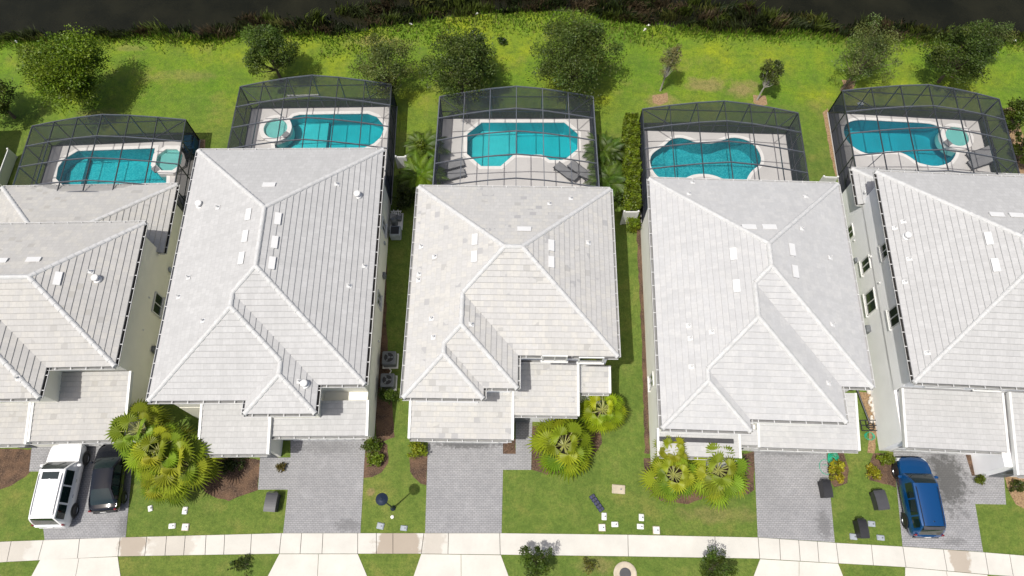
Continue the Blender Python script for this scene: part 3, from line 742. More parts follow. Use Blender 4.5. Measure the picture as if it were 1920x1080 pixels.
def window(parent, x, y, z, w_, h_, face, bars=1):
    "face: 'l','r','f','b' side of the house the window is on"
    n = {'l': (-1, 0), 'r': (1, 0), 'f': (0, -1), 'b': (0, 1)}[face]; t = (n[1], -n[0])
    fr = MB()
    def bx(b, u, v, du, dv, out, th):
        b.box((x + t[0] * u + n[0] * out, y + t[1] * u + n[1] * out, z + v), (du if t[0] else th, du if t[1] else th, dv))
    for s_ in (-1, 1):
        bx(fr, s_ * (w_ / 2), 0, .07, h_ + .07, .03, .07); bx(fr, 0, s_ * (h_ / 2), w_ - .07, .07, .028, .066)
    for k in range(bars): bx(fr, (k + 1) / (bars + 1) * w_ - w_ / 2, 0, .05, h_ - .07, .026, .06)
    bx(fr, 0, -h_ / 2 - .07, w_ + .2, .05, .06, .14)
    f = fr.build('window', M['white'], parent)
    pn = MB(); bx(pn, 0, 0, w_ - .05, h_ - .05, .012, .02); pn.build('pane', M['glass'], f)
def hit_roof(hs, px, py, zoff=0):
    d = ray(px, py); z = 7.0
    for _ in range(25):
        t = (CAMH - z) / -d.z; X, Y = d.x * t, d.y * t
        x, y = hs['loc'](X, Y); z = hs['H'](x, y) + zoff
    return x, y, z
def slope(hs, x, y):
    e = .05; return ((hs['H'](x + e, y) - hs['H'](x - e, y)) / (2 * e), (hs['H'](x, y + e) - hs['H'](x, y - e)) / (2 * e))
def roof_vents(hs, roof, flat, pipes, big=()):
    for px, py, w_, l_ in flat:
        x, y, z = hit_roof(hs, px, py); sx, sy = slope(hs, x, y); b = MB()
        N = Vector((-sx, -sy, 1)).normalized(); Mx = N.to_track_quat('Z', 'Y').to_matrix()
        up = Vector((sx, sy, sx * sx + sy * sy)).normalized(); al = up.cross(N).normalized()
        def q(u, v, h): return Vector((x, y, z + .05)) + up * u + al * v + N * h
        hw, hl = w_ / 2, l_ / 2
        vs = [q(su * hw, sv * hl, h) for h in (0, .09) for su, sv in ((-1, -1), (1, -1), (1, 1), (-1, 1))]
        vs[6] = q(hw, hl, .03); vs[5] = q(hw, -hl, .03)
        b.mesh([tuple(v) for v in vs], [(0, 1, 2, 3), (7, 6, 5, 4), (0, 4, 5, 1), (1, 5, 6, 2), (2, 6, 7, 3), (3, 7, 4, 0)])
        b.build('ridge_vent', M['ventw'], roof)
    for px, py in pipes:
        x, y, z = hit_roof(hs, px, py); b = MB()
        sx, sy = slope(hs, x, y); N = Vector((-sx, -sy, 1)).normalized(); up = Vector((sx, sy, sx * sx + sy * sy)).normalized(); al = up.cross(N).normalized()
        c = Vector((x, y, z + .045)); q = lambda u, v, h: tuple(c + up * u + al * v + N * h)
        b.mesh([q(-.16, -.14, 0), q(.16, -.14, 0), q(.16, .14, 0), q(-.16, .14, 0), q(-.15, -.13, .025), q(.15, -.13, .025), q(.15, .13, .025), q(-.15, .13, .025)], [(4, 5, 6, 7), (0, 1, 5, 4), (1, 2, 6, 5), (2, 3, 7, 6), (3, 0, 4, 7)])
        b.lathe((x, y, z), [(.11, 0), (.085, .1), (.05, .12), (.05, .30), (.035, .30), (.035, .2)], 12)
        b.build('vent_pipe', M['ventw'], roof, smooth=True)
    for px, py in big:
        x, y, z = hit_roof(hs, px, py); b = MB()
        b.lathe((x, y, z), [(.26, -.05), (.24, .06), (.13, .09), (.13, .22), (.21, .24), (.19, .32), (.08, .36)], 16); b.build('roof_vent', M['ventw'], roof, smooth=True)
M['ventw'] = simple('white_vent_metal', (.60, .60, .59), .45, var=.03)

ZU, ZL = 5.8, 3.0
def house(name, label, O, ang, rects, eave, walls, sheds, lowrects=(), tile='tile_a', wall='cream', lowwall=None, cat='house', flat=(), pipes=(), big=(), wins=(), ground=None, garage=None, door=None, gutskip=(), lowsheds_trim=(), ribbons=()):
    root = thing(name, label, cat, (O[0], O[1], 0), R(ang)); ca, sa = math.cos(R(ang)), math.sin(R(ang))
    loc = lambda X, Y: ((X - O[0]) * ca + (Y - O[1]) * sa, -(X - O[0]) * sa + (Y - O[1]) * ca)
    rnd = random.Random(len(label)); rf = Roof(rects, ZU); F = rf.faces(); b = MB()
    for q, pk in F: tiles(b, q, pk, ZU, rnd)
    roof = b.build('roof', M[tile], root)
    ridge_caps('ridge_tiles', rf.creases(F), rf.H, roof, M['ridge'])
    hs = dict(loc=loc, H=rf.H); roof_vents(hs, roof, flat, pipes, big)
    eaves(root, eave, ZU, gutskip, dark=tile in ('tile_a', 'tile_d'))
    wl = MB(); wl.prism(offset_poly(eave, .40), ZL - .3, ZU - .19); wl.build('upper_wall', M[wall], root)
    g = MB(); g.prism(ground, -.1, ZL - .12); g.build('wall', M[lowwall or wall], root)
    for r_ in lowrects:
        lr = Roof([(r_[0], r_[1], r_[2] - 14, r_[3])], ZL); F2 = [(clip(q, 0, 1, -r_[2]), pk) for q, pk in lr.faces()]; b = MB(); z0 = lr.ze
        F2 = [f for f in F2 if len(f[0]) > 2 and area(f[0]) > 1e-3]
        for q, pk in F2: tiles(b, q, pk, z0, rnd)
        ro = b.build('lower_roof', M[tile], root); [ridge_caps('ridge_tiles', [sg_], lr.H, ro, M['ridge']) for sg_ in lr.creases(F2)]
        x0, x1, y0, y1 = r_[:4]; eaves(root, [(x0, y0), (x1, y0), (x1, y1), (x0, y1)], z0, skip=(0,))
    for polys, y0, p, ze in sheds:
        # lean-to: one plane rising backwards from the eaves line y0; polys = list of (x0,x1,front,back)
        b = MB(); pk = (0, p, ze - p * y0); tr = MB(); gt = MB(); wl = MB()
        for x0, x1, f_, k_, lt, rt in polys:
            tiles(b, [(x0, f_), (x1, f_), (x1, k_), (x0, k_)], pk, ze, rnd)
            Z = lambda y: ze + p * (y - y0)
            for x, on, sg in ((x0, lt, -1), (x1, rt, 1)):
                if not on: continue
                tr.mesh([(x + sg * .0 - .07, f_ - .02, Z(f_) - .2), (x + .07, f_ - .02, Z(f_) - .2), (x + .07, f_ - .02, Z(f_) + .09), (x - .07, f_ - .02, Z(f_) + .09),
                         (x - .07, k_, Z(k_) - .2), (x + .07, k_, Z(k_) - .2), (x + .07, k_, Z(k_) + .09), (x - .07, k_, Z(k_) + .09)],
                        [(0, 1, 2, 3), (7, 6, 5, 4), (0, 4, 5, 1), (1, 5, 6, 2), (2, 6, 7, 3), (3, 7, 4, 0)])
            tr.mesh([(x0 + .07, f_ - .015, Z(f_) - .2), (x1 - .07, f_ - .015, Z(f_) - .2), (x1 - .07, f_ - .015, Z(f_)), (x0 + .07, f_ - .015, Z(f_)), (x0 + .07, f_ + .3, Z(f_) - .2), (x1 - .07, f_ + .3, Z(f_) - .2)], [(0, 1, 2, 3), (0, 4, 5, 1)])
            zz = Z(f_)
            for yy0, z0_, yy1, z1_ in ((f_ - .02, zz - .15, f_ - .11, zz - .15), (f_ - .11, zz - .15, f_ - .14, zz - .03), (f_ - .14, zz - .03, f_ - .16, zz - .03), (f_ - .16, zz - .03, f_ - .13, zz - .17)):
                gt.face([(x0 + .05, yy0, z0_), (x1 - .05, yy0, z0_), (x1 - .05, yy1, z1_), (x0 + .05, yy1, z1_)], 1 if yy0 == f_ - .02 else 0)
            for xe in (x0 + .05, x1 - .05): gt.face([(xe, f_ - .02, zz - .15), (xe, f_ - .11, zz - .15), (xe, f_ - .14, zz - .03), (xe, f_ - .02, zz - .03)])
            k = x0 + .5
            while k < x1 - .2: gt.box((k, f_ - .09, zz - .02), (.045, .13, .012)); k += .85
            # side walls under the slope
            xi0, xi1 = x0 + (.12 if lt else 0), x1 - (.12 if rt else 0); fi = f_ + .35
            if lt or rt:
                lo = ZL - .15
                vs = [(xi0, fi, lo), (xi1, fi, lo), (xi1, k_, lo), (xi0, k_, lo), (xi0, fi, Z(fi) - .06), (xi1, fi, Z(fi) - .06), (xi1, k_, Z(k_) - .06), (xi0, k_, Z(k_) - .06)]
                wl.mesh(vs, [(0, 1, 5, 4), (1, 2, 6, 5), (3, 0, 4, 7)])
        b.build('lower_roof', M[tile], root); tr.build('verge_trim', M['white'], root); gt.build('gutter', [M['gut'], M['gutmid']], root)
        if wl.v: wl.build('parapet_wall', M[lowwall or wall], root)
    for wi in wins:
        px, py, face, plane, w_, h_ = wi[:6]; d = ray(px, py); co = Vector((d.x * ca + d.y * sa, -d.x * sa + d.y * ca, d.z)); o = loc(0, 0)
        if face in 'lr': t = (plane - o[0]) / co.x; window(root, plane, o[1] + co.y * t, CAMH + co.z * t, w_, h_, face, wi[6] if len(wi) > 6 else 1)
        else: t = (plane - o[1]) / co.y; window(root, o[0] + co.x * t, plane, CAMH + co.z * t, w_, h_, face, wi[6] if len(wi) > 6 else 1)
    for x0, x1, y, z0_, z1_, bars in ribbons: window(root, (x0 + x1) / 2, y, (z0_ + z1_) / 2, x1 - x0, z1_ - z0_, 'f', bars)
    if garage:
        x0, x1, y = garage; b = MB(); n = 4
        for k in range(n):
            b.box(((x0 + x1) / 2, y - .02, .3 + k * .53), (x1 - x0, .05, .515))
            for m in range(8): b.box((x0 + (m + .5) * (x1 - x0) / 8, y - .05, .3 + k * .53), ((x1 - x0) / 8 - .12, .02, .36))
        b.build('garage_door', M['white'], root)
    if door:
        x, y = door; b = MB(); b.box((x, y - .03, 1.12), (1.0, .06, 2.15)); 
        for k in (.6, 1.6): b.box((x, y - .07, k), (.7, .02, .75))
        d_ = b.build('door', M['grey'], root); h = MB(); h.lathe((x + .4, y - .11, 1.05), [(.02, -.04), (.04, 0), (.02, .04)], 8); h.build('handle', M['chrome'], d_)
    return root, hs, loc

M['tile_a'] = m_tile('roof_tiles_cool', (.445, .443, .436), .0, (.35, .35, .36), lines=.6)
M['tile_b'] = m_tile('roof_tiles_mottled', (.475, .467, .45), .022, (.30, .30, .305), warm=.16, lines=.6)
M['tile_c'] = m_tile('roof_tiles_pale', (.465, .465, .462), .0, (.4, .4, .4), warm=.05, lines=.12)
M['tile_d'] = m_tile('roof_tiles_far_left', (.44, .43, .41), .02, (.33, .32, .30), warm=.12)

def eave_pts(W, steps):
    "rectilinear eaves outline, counter-clockwise; steps = [(x, yfront)...] from right to left: each x is the right limit of that front"
    pts = [(0, 0)]; L = []
    # going counter-clockwise from back-left: down the left side, along the front, up the right side
    fr = steps[::-1]
    pts.append((0, fr[0][1])); 
    for i, (x, y) in enumerate(fr):
        pts.append((x, y))
        if i + 1 < len(fr): pts.append((x, fr[i + 1][1]))
    pts.append((W, 0)); return pts

# house 2 of the row
W2 = 11.7
e2 = [(0, 0), (0, -16.2), (5.3, -16.2), (5.3, -16.95), (9.15, -16.95), (9.15, -15.35), (W2, -15.35), (W2, 0)]
h2 = house('tiled_house', 'cream two-storey house, second from left, plain light grey tile roof', (-19.83, 26.27), .35,
    [(0, W2, -15.35, 0), (0, 9.15, -16.2, 0), (5.3, 9.15, -16.95, 0)], e2, None,
    [([(5.95, 11.45, -17.55, -15.6, 0, 1)], -17.55, .22, 3.0), ([(2.0, 5.95, -18.55, -15.7, 1, 1)], -18.55, .22, 3.0)],
    tile='tile_a', wall='cream', ground=[(.4, -.4), (.4, -15.82), (2.15, -15.82), (2.15, -18.15), (5.75, -18.15), (5.75, -17.15), (11.3, -17.15), (11.3, -.4)],
    flat=[(467, 403, .34, .75), (461, 444, .34, .75), (454, 485, .34, .75), (521, 411, .34, .75), (515, 455, .34, .75), (510, 494, .34, .75), (505, 348, .34, .75)],
    pipes=[(409, 390), (354, 521), (336, 557), (381, 602), (632, 346), (655, 537), (684, 500), (562, 716)], big=[(375, 385), (671, 367), (655, 537)][:2] + [(572, 721)],
    wins=[(719, 425, 'r', 11.3, .9, 1.1), (710, 562, 'r', 11.3, .9, 1.1)], garage=(6.4, 10.7, -17.15), door=(5.0, -18.15), ribbons=[(1.2, 3.2, -15.8, 4.2, 5.3, 1), (6.4, 8.1, -16.55, 4.2, 5.3, 1)])
# house 3, the one in the middle
W3 = 11.82
e3 = [(0, 0), (0, -13.35), (4.4, -13.35), (4.4, -12.75), (6.25, -12.75), (6.25, -10.85), (W3, -10.85), (W3, 0)]
h3 = house('tiled_house', 'house in the middle, mottled cream tile roof with scattered darker tiles', (-5.76, 23.6), -.8,
    [(0, W3, -10.85, 0), (0, 6.25, -12.75, 0), (0, 4.4, -13.35, 0)], e3, None,
    [([(.1, 6.0, -14.95, -11.2, 1, 1), (6.0, 9.75, -13.58, -10.6, 0, 1)], -14.95, .2, 3.0), ([(9.92, 11.65, -12.15, -10.6, 1, 1)], -12.15, .2, 3.0)],
    tile='tile_b', wall='whitewall', ground=[(.4, -.4), (.4, -14.55), (5.7, -14.55), (5.7, -13.2), (9.45, -13.2), (9.45, -12.0), (11.4, -12.0), (11.4, -.4)],
    flat=[(891, 450, .34, .7), (890, 482, .34, .7), (1033, 461, .34, .7), (1033, 492, .34, .7), (983, 431, .34, .8)],
    pipes=[(815, 482), (790, 463), (786, 515), (785, 526), (809, 598), (813, 633), (884, 609), (1070, 373), (1103, 456), (1030, 383)],
    wins=[(1108, 674, 'f', -11.25, 1.3, .8, 0), (1040, 671, 'f', -11.25, 1.3, .8, 1)], garage=(.9, 5.2, -14.55), door=(6.5, -13.2))
# house 4
W4 = 11.64
e4 = [(0, 0), (0, -15.62), (4.75, -15.62), (4.75, -14.96), (9.92, -14.96), (9.92, -12.98), (W4, -12.98), (W4, 0)]
h4 = house('tiled_house', 'pale house, fourth from left, smooth white-grey roof, two fan palms at its front left corner', (8.51, 24.18), -1.9,
    [(0, W4, -12.98, 0), (0, 9.92, -14.96, 0), (0, 4.75, -15.62, 0)], e4, None,
    [([(6.0, 11.65, -15.85, -12.7, 1, 1)], -15.85, .2, 3.0), ([(4.9, 6.0, -15.75, -14.9, 0, 0)], -15.85, .2, 3.0), ([(.3, 4.9, -16.5, -15.0, 1, 1)], -16.5, .12, 3.0)],
    tile='tile_c', wall='paleyellow', ground=[(.4, -.4), (.4, -16.5), (4.7, -16.5), (4.7, -15.45), (11.3, -15.45), (11.3, -.4)],
    flat=[(1375, 477, .36, .75), (1381, 537, .36, .75), (1484, 469, .36, .75), (1490, 510, .36, .75), (1404, 427, .36, .8), (1442, 427, .36, .8)],
    pipes=[(1298, 343), (1291, 364), (1510, 369), (1503, 430), (1556, 484), (1560, 609), (1553, 719), (1334, 623), (1291, 611), (1294, 635), (1296, 688)],
    wins=[(1222, 715, 'l', .4, .8, 1.2)], garage=(6.3, 10.6, -15.45), door=(5.3, -15.45), ribbons=[(1.3, 3.5, -15.22, 4.2, 5.3, 1), (6.0, 8.4, -14.56, 4.2, 5.3, 1)])
b = MB(); b.box((2.45, -15.6, 3.14), (4.2, .24, .2)); b.build('dark_roof_strip', M['dgrey'], h4[0])  # dark strip laid across the lower left roof
# house 5
W5 = 11.6
e5 = [(0, 0), (0, -13.6), (W5, -13.6), (W5, 0)]
h5 = house('tiled_house', 'white house at the right edge, its long white left wall with windows in view', (22.68, 24.69), -2.8,
    [(0, W5, -13.6, 0)], e5, None,
    [([(.45, 6.15, -16.55, -13.3, 1, 1)], -16.55, .2, 3.0), ([(6.4, 11.8, -17.8, -13.3, 1, 1)], -17.8, .2, 3.0)],
    lowrects=[(0, W5, -.74, 2.06)], tile='tile_a', wall='whitewall', ground=[(.4, 1.7), (.4, -.2), (.4, -16.15), (5.9, -16.15), (5.9, -17.35), (11.2, -17.35), (11.2, 1.7)],
    flat=[(1853, 448, .36, .8), (1866, 498, .36, .8), (1868, 404, .34, .8), (1905, 405, .34, .8)],
    pipes=[(1693, 416), (1677, 428), (1704, 486), (1696, 529), (1738, 662)], big=[(1699, 444), (1738, 662)][:1],
    wins=[(1661, 469, 'l', .4, .9, .9), (1677, 594, 'l', .4, 1.1, 1.1), (1624, 497, 'l', .4, .9, 1.1), (1633, 566, 'l', .4, 1.4, 1.2), (1594, 437, 'l', .4, .9, 1.0), (1858, 727, 'f', -13.2, 1.4, .7, 1)], garage=(1.0, 5.3, -16.15), door=(7.2, -17.35), ribbons=[(1.6, 3.6, -13.2, 4.2, 5.3, 1)])
# house 1
e1 = [(-5, 0), (-5, -10.78), (2.93, -10.78), (2.93, -9.05), (6.68, -9.05), (6.68, 0)]
h1 = house('tiled_house', 'cream house at the left edge with white and black cars before its garage', (-28.8, 20.95), 1.1,
    [(-5, 6.68, -9.05, 0), (-5, 2.93, -10.78, 0)], e1, None,
    [([(1.1, 6.5, -12.52, -8.7, 1, 1)], -12.52, .2, 3.0), ([(-4.8, .95, -12.65, -10.3, 0, 1)], -12.65, .2, 3.0)],
    lowrects=[(-4.9, 6.68, -.68, 4.42)], tile='tile_d', wall='cream', ground=[(-4.6, 4.0), (-4.6, -12.2), (6.25, -12.2), (6.25, 4.0)],
    flat=[(109, 523, .36, .8), (64, 488, .34, .8), (3, 490, .34, .7)], pipes=[(171, 510), (35, 710)], big=[(182, 524)],
    wins=[(295, 571, 'r', 6.28, 1.3, 1.0, 1)], garage=(1.6, 5.9, -12.2), door=(-.8, -12.2), ribbons=[(-2.6, -.6, -10.38, 4.2, 5.3, 1)])
# next house to the left, out of view, kept for its shadow
hN = house('tiled_house', 'sliver of tiled house cut off at the far left edge', (-49.8, 29.8), 2.5,
    [(0, 11.8, -14, 0)], [(0, 0), (0, -14), (11.8, -14), (11.8, 0)], None, [], tile='tile_d', wall='cream', ground=[(.4, -.4), (.4, -14), (11.4, -14), (11.4, -.4)], garage=(1, 5.3, -14))

# ------------------------------------------------------------------ pools, decks and screen cages
def smooth_loop(pts, it=2):
    for _ in range(it):
        out = []
        for i in range(len(pts)):
            a, c = pts[i], pts[(i + 1) % len(pts)]
            out += [(a[0] * .75 + c[0] * .25, a[1] * .75 + c[1] * .25), (a[0] * .25 + c[0] * .75, a[1] * .25 + c[1] * .75)]
        pts = out
    return pts
DZ = .10
POOLS = [
    dict(sc=(4.8, 0, 200), pts=[(700, 395), (575, 470), (520, 545), (500, 650), (575, 722), (800, 745), (1300, 745), (1500, 700), (1505, 612), (1440, 605), (1370, 550), (1385, 450), (1400, 370)], rnd=0,
         spa=(1523, 478, .98, 8), lab='rectangular pool with clipped corners and a raised octagonal spa at its right end', tone=(.012, .37, .44), rip=.5, caustic=True),
    dict(sc=(5.333, 420, 130), pts=[(700, 465), (760, 450), (1100, 443), (1440, 440), (1530, 472), (1590, 545), (1602, 600), (1570, 680), (1500, 745), (1400, 790), (900, 805), (510, 800), (500, 735), (590, 705), (655, 650), (678, 585), (655, 500)], rnd=0,
         spa=(515, 590, .86, 28), lab='oblong pool with rounded right end and a round raised spa at its left', tone=(.02, .43, .50), rip=.1, caustic=False),
    dict(sc=(5.144, 800, 150), pts=[(530, 407), (1330, 407), (1460, 515), (1460, 668), (1355, 755), (1310, 775), (1185, 775), (1110, 725), (840, 725), (715, 835), (525, 835), (385, 715), (388, 520)], rnd=0,
         spa=None, lab='many-sided angular pool without spa, grey loungers beside it', tone=(.02, .45, .52), rip=.1, caustic=False),
    dict(sc=(5.333, 1180, 180), pts=[(200, 650), (215, 590), (260, 545), (340, 500), (400, 440), (450, 418), (520, 412), (590, 430), (650, 455), (740, 470), (850, 468), (930, 440), (1000, 415), (1070, 412), (1160, 430), (1240, 475), (1300, 550), (1325, 630), (1310, 690), (1240, 740), (1205, 780), (1170, 850), (1080, 870), (1000, 850), (930, 832), (860, 800), (760, 782), (670, 785), (600, 805), (540, 840), (430, 850), (320, 835), (260, 790), (215, 720)], rnd=1,
         spa=None, lab='free-form pool of wavy outline without a spa', tone=(.012, .30, .37), rip=.6, caustic=True),
    dict(sc=(5.053, 1540, 150), pts=[(205, 500), (215, 430), (260, 395), (320, 378), (400, 373), (700, 390), (1000, 405), (1090, 425), (1130, 455), (1128, 500), (1150, 565), (1200, 615), (1275, 655), (1282, 700), (1240, 770), (1190, 800), (1080, 825), (960, 800), (900, 780), (850, 740), (780, 700), (700, 680), (620, 680), (540, 695), (460, 705), (400, 695), (300, 640), (240, 580)], rnd=1,
         spa=(1287, 535, .84, 28), lab='kidney-shaped pool with a round raised spa at its right end', tone=(.012, .32, .42), rip=.12, caustic=False)]
rimc = M['coping']
for i, (pl, cg) in enumerate(zip(POOLS, CAGE)):
    pts = pxs(pl['pts'], DZ, pl['sc'])
    if pl['rnd']: pts = smooth_loop(pts, 1)
    A = sum(pts[k][0] * pts[(k + 1) % len(pts)][1] - pts[(k + 1) % len(pts)][0] * pts[k][1] for k in range(len(pts)))
    if A < 0: pts = pts[::-1]
    cx = sum(p[0] for p in pts) / len(pts); cy = sum(p[1] for p in pts) / len(pts)
    rel = lambda q: [(x - cx, y - cy) for x, y in q]
    outer = quad(cg, .05); cop = offset_poly(pts, -.22) if not pl['rnd'] else offset_poly(pts, -.2)
    sheet('pool_deck', outer, DZ, M['deck'], holes=[pts])
    b = MB(); qo = outer
    for k in range(4):
        a, c = qo[k], qo[(k + 1) % 4]; b.face([(a[0], a[1], -.05), (c[0], c[1], -.05), (c[0], c[1], DZ), (a[0], a[1], DZ)])
    b.build('pool_deck', M['deck'])['kind'] = 'structure'
    root = thing('swimming_pool', pl['lab'], 'swimming pool', (cx, cy, 0), 0, 'swimming pools inside the screen cages')
    pm = m_plaster('pool_plaster', pl['tone'], pl['caustic']); b = MB(); rp = rel(pts); dep = -1.35
    for k in range(len(rp)):
        a, c = rp[k], rp[(k + 1) % len(rp)]; b.face([(a[0], a[1], dep), (a[0], a[1], DZ), (c[0], c[1], DZ), (c[0], c[1], dep)])
    b.poly(rp, dep); b.build('basin', pm, root)
    # shallow shelf / steps on one side
    pm2 = m_plaster('shallow_plaster', (.10, .50, .55), False); sp = offset_poly(rp, .02); xs = [p[0] for p in rp]; x0 = min(xs); st = MB()
    for k, (fx, zz) in enumerate(((.44, -.95),) if i in (1, 2) else ((.16, -.9),)):
        X = x0 + (max(xs) - x0) * fx; q = clip(sp, -1, 0, X)
        if len(q) > 2: st.poly(q, zz); ys = [p[1] for p in q if abs(p[0] - X) < 1e-3]; st.face([(X, min(ys), dep), (X, max(ys), dep), (X, max(ys), zz), (X, min(ys), zz)])
    st.build('pool_steps', pm2 if i in (1, 2) else pm, root)
    b = MB(); b.poly(offset_poly(rp, -.005), -.03); b.build('water', m_pool_water(pl['rip']), root)
    b = MB(); o_, n_ = rel(cop), offset_poly(rp, .03)
    if len(o_) == len(n_):
        for k in range(len(o_)):
            k2 = (k + 1) % len(o_)
            b.face([(*o_[k], DZ + .02), (*o_[k2], DZ + .02), (*n_[k2], DZ + .02), (*n_[k], DZ + .02)])
            b.face([(*n_[k], DZ + .02), (*n_[k2], DZ + .02), (*n_[k2], DZ - .04), (*n_[k], DZ - .04)])
            b.face([(*o_[k2], DZ + .02), (*o_[k], DZ + .02), (*o_[k], DZ), (*o_[k2], DZ)])
        b.build('coping', rimc, root)
    if pl['spa']:
        sx, sy, r_, n = pl['spa']; X, Y = P(sx / pl['sc'][0] + pl['sc'][1], sy / pl['sc'][0] + pl['sc'][2], .35); X -= cx; Y -= cy; zt = .38
        b = MB(); ang0 = math.pi / 8 if n == 8 else 0
        ring = lambda rr, z: [(X + rr * math.cos(ang0 + 2 * math.pi * k / n), Y + rr * math.sin(ang0 + 2 * math.pi * k / n), z) for k in range(n)]
        lv = [ring(r_ + .33, -.5), ring(r_ + .33, zt), ring(r_, zt), ring(r_, -.05)]
        for u, v in zip(lv, lv[1:]):
            for k in range(n): b.face([u[k], u[(k + 1) % n], v[(k + 1) % n], v[k]])
        # stepped floor
        b.face(ring(r_ + .01, -.55), 1)
        bench = [ring(r_, -.05), ring(r_ * .62, -.08), ring(r_ * .62, -.55)]
        for u, v in zip(bench, bench[1:]):
            for k in range(n):
                if n == 8 and k in (1, 2): continue
                b.face([u[k], u[(k + 1) % n], v[(k + 1) % n], v[k]], 1)
        b.box((X + r_ * .35, Y - r_ * .3, -.2), (.5, .35, .3), .6, 1)
        # slate spillway towards the pool
        tx, ty = -X, -Y; tl = math.hypot(tx, ty); tx, ty = tx / tl, ty / tl
        if i in (0, 1, 4): an = {0: R(225), 1: R(-35), 4: R(215)}[i]; b.box((X + (r_ + .17) * math.cos(an), Y + (r_ + .17) * math.sin(an), zt - .02), (.42, .5, .1), an, 2)
        s = b.build('spa', [rimc, m_plaster('spa_plaster', (.07, .36, .39), False), M['slate']], root)
        b = MB(); b.face(ring(r_ - .002, zt - .1)); b.build('spa_water', m_pool_water(.3), s)

NX = 6; PROF = [0, .43, .78, 1, .78, .43, 0]
for i, c in enumerate(CAGE):
    bl, br, fr, fl = [Vector(c[k]) for k in ('bl', 'br', 'fr', 'fl')]; L = ((bl - fl).length + (br - fr).length) / 2
    ctr = (bl + br + fr + fl) / 4; hz, cr = c['hz'], c['cr']
    root = thing('pool_cage', ['dark screen pool cage over the clipped rectangular pool, leftmost of the five', 'dark screen pool cage over the oblong pool with left-hand round spa', 'dark screen pool cage in the middle, over the angular pool and loungers',
        'dark screen pool cage over the wavy free-form pool beside the hedge', 'dark screen pool cage at the right, over the kidney-shaped pool'][i], 'pool cage', (ctr.x, ctr.y, 0), 0, 'screen cages over the pools')
    def pt(s, t, z):   # s 0..1 left to right, t metres from the back
        f = t / L; a = bl.lerp(fl, f); b_ = br.lerp(fr, f); p = a.lerp(b_, s) - ctr; return Vector((p.x, p.y, z))
    ts = []; t = 0
    while t < L - .4: ts.append(t); t += c['bay']
    ts.append(L); xsr = [k / NX for k in range(NX + 1)]
    if i == 4: xsr = [k / NX for k in range(NX + 1)]
    z = lambda k: hz + (cr - hz) * PROF[k]
    fm = MB(); sc_ = MB(); wd = .065; top = fm
    for ti in ts:
        for k in range(NX): top.bar(pt(xsr[k], ti, z(k)), pt(xsr[k + 1], ti, z(k + 1)), .045, .10, 1)
    for k in range(NX + 1):
        for a, b_ in zip(ts, ts[1:]): fm.bar(pt(xsr[k], a, z(k)), pt(xsr[k], b_, z(k)), .045 if 0 < k < NX else .07, .09, 1 if i == 2 else 0)
    for k in range(NX + 1):                       # back wall posts, rail; header panel lines
        fm.bar(pt(xsr[k], 0, 0), pt(xsr[k], 0, z(k)), .06)
    for k in range(NX):
        fm.bar(pt(xsr[k], 0, .95), pt(xsr[k + 1], 0, .95), .05); fm.bar(pt(xsr[k], 0, .12), pt(xsr[k + 1], 0, .12), .05, .10)
        if 0 < k < NX - 1: fm.bar(pt(xsr[k], 0, hz), pt(xsr[k + 1], 0, hz), .05)
    fm.bar(pt(0, 0, hz), pt(xsr[1], 0, hz), .05); fm.bar(pt(xsr[-2], 0, hz), pt(1, 0, hz), .05)
    for s_ in (0, 1):
        for ti in ts: fm.bar(pt(s_, ti, 0), pt(s_, ti, hz), .06)
        for a, b_ in zip(ts, ts[1:]): fm.bar(pt(s_, a, .95), pt(s_, b_, .95), .05); fm.bar(pt(s_, a, .12), pt(s_, b_, .12), .05, .1)
        fm.bar(pt(s_, ts[0], 0.1), pt(s_, ts[1], hz), .04)
        fm.bar(pt(s_, ts[-2] if len(ts) > 2 else ts[0], hz), pt(s_, ts[-1], .1), .04)
    top.bar(pt(0, 0, hz), pt(xsr[1], ts[1], z(1)), .05); top.bar(pt(1, 0, hz), pt(xsr[-2], ts[1], z(1)), .05)
    top.bar(pt(0, ts[-1], hz), pt(xsr[1], ts[-2], z(1)), .05); top.bar(pt(1, ts[-1], hz), pt(xsr[-2], ts[-2], z(1)), .05)
    fm.build('frame', [M['alu'], M['alul']], root)
    roofp = MB()
    for k in range(NX):
        for a, b_ in zip(ts, ts[1:]): roofp.face([pt(xsr[k], a, z(k) + .02), pt(xsr[k + 1], a, z(k + 1) + .02), pt(xsr[k + 1], b_, z(k + 1) + .02), pt(xsr[k], b_, z(k) + .02)])
    roofp.build('roof_screen', M['screen'], root)
    for k in range(NX): sc_.face([pt(xsr[k], 0, .05), pt(xsr[k + 1], 0, .05), pt(xsr[k + 1], 0, z(k + 1)), pt(xsr[k], 0, z(k))])
    for s_ in (0, 1): sc_.face([pt(s_, 0, .05), pt(s_, L, .05), pt(s_, L, hz), pt(s_, 0, hz)])
    sc_.build('wall_screen', M['wscreen'], root)

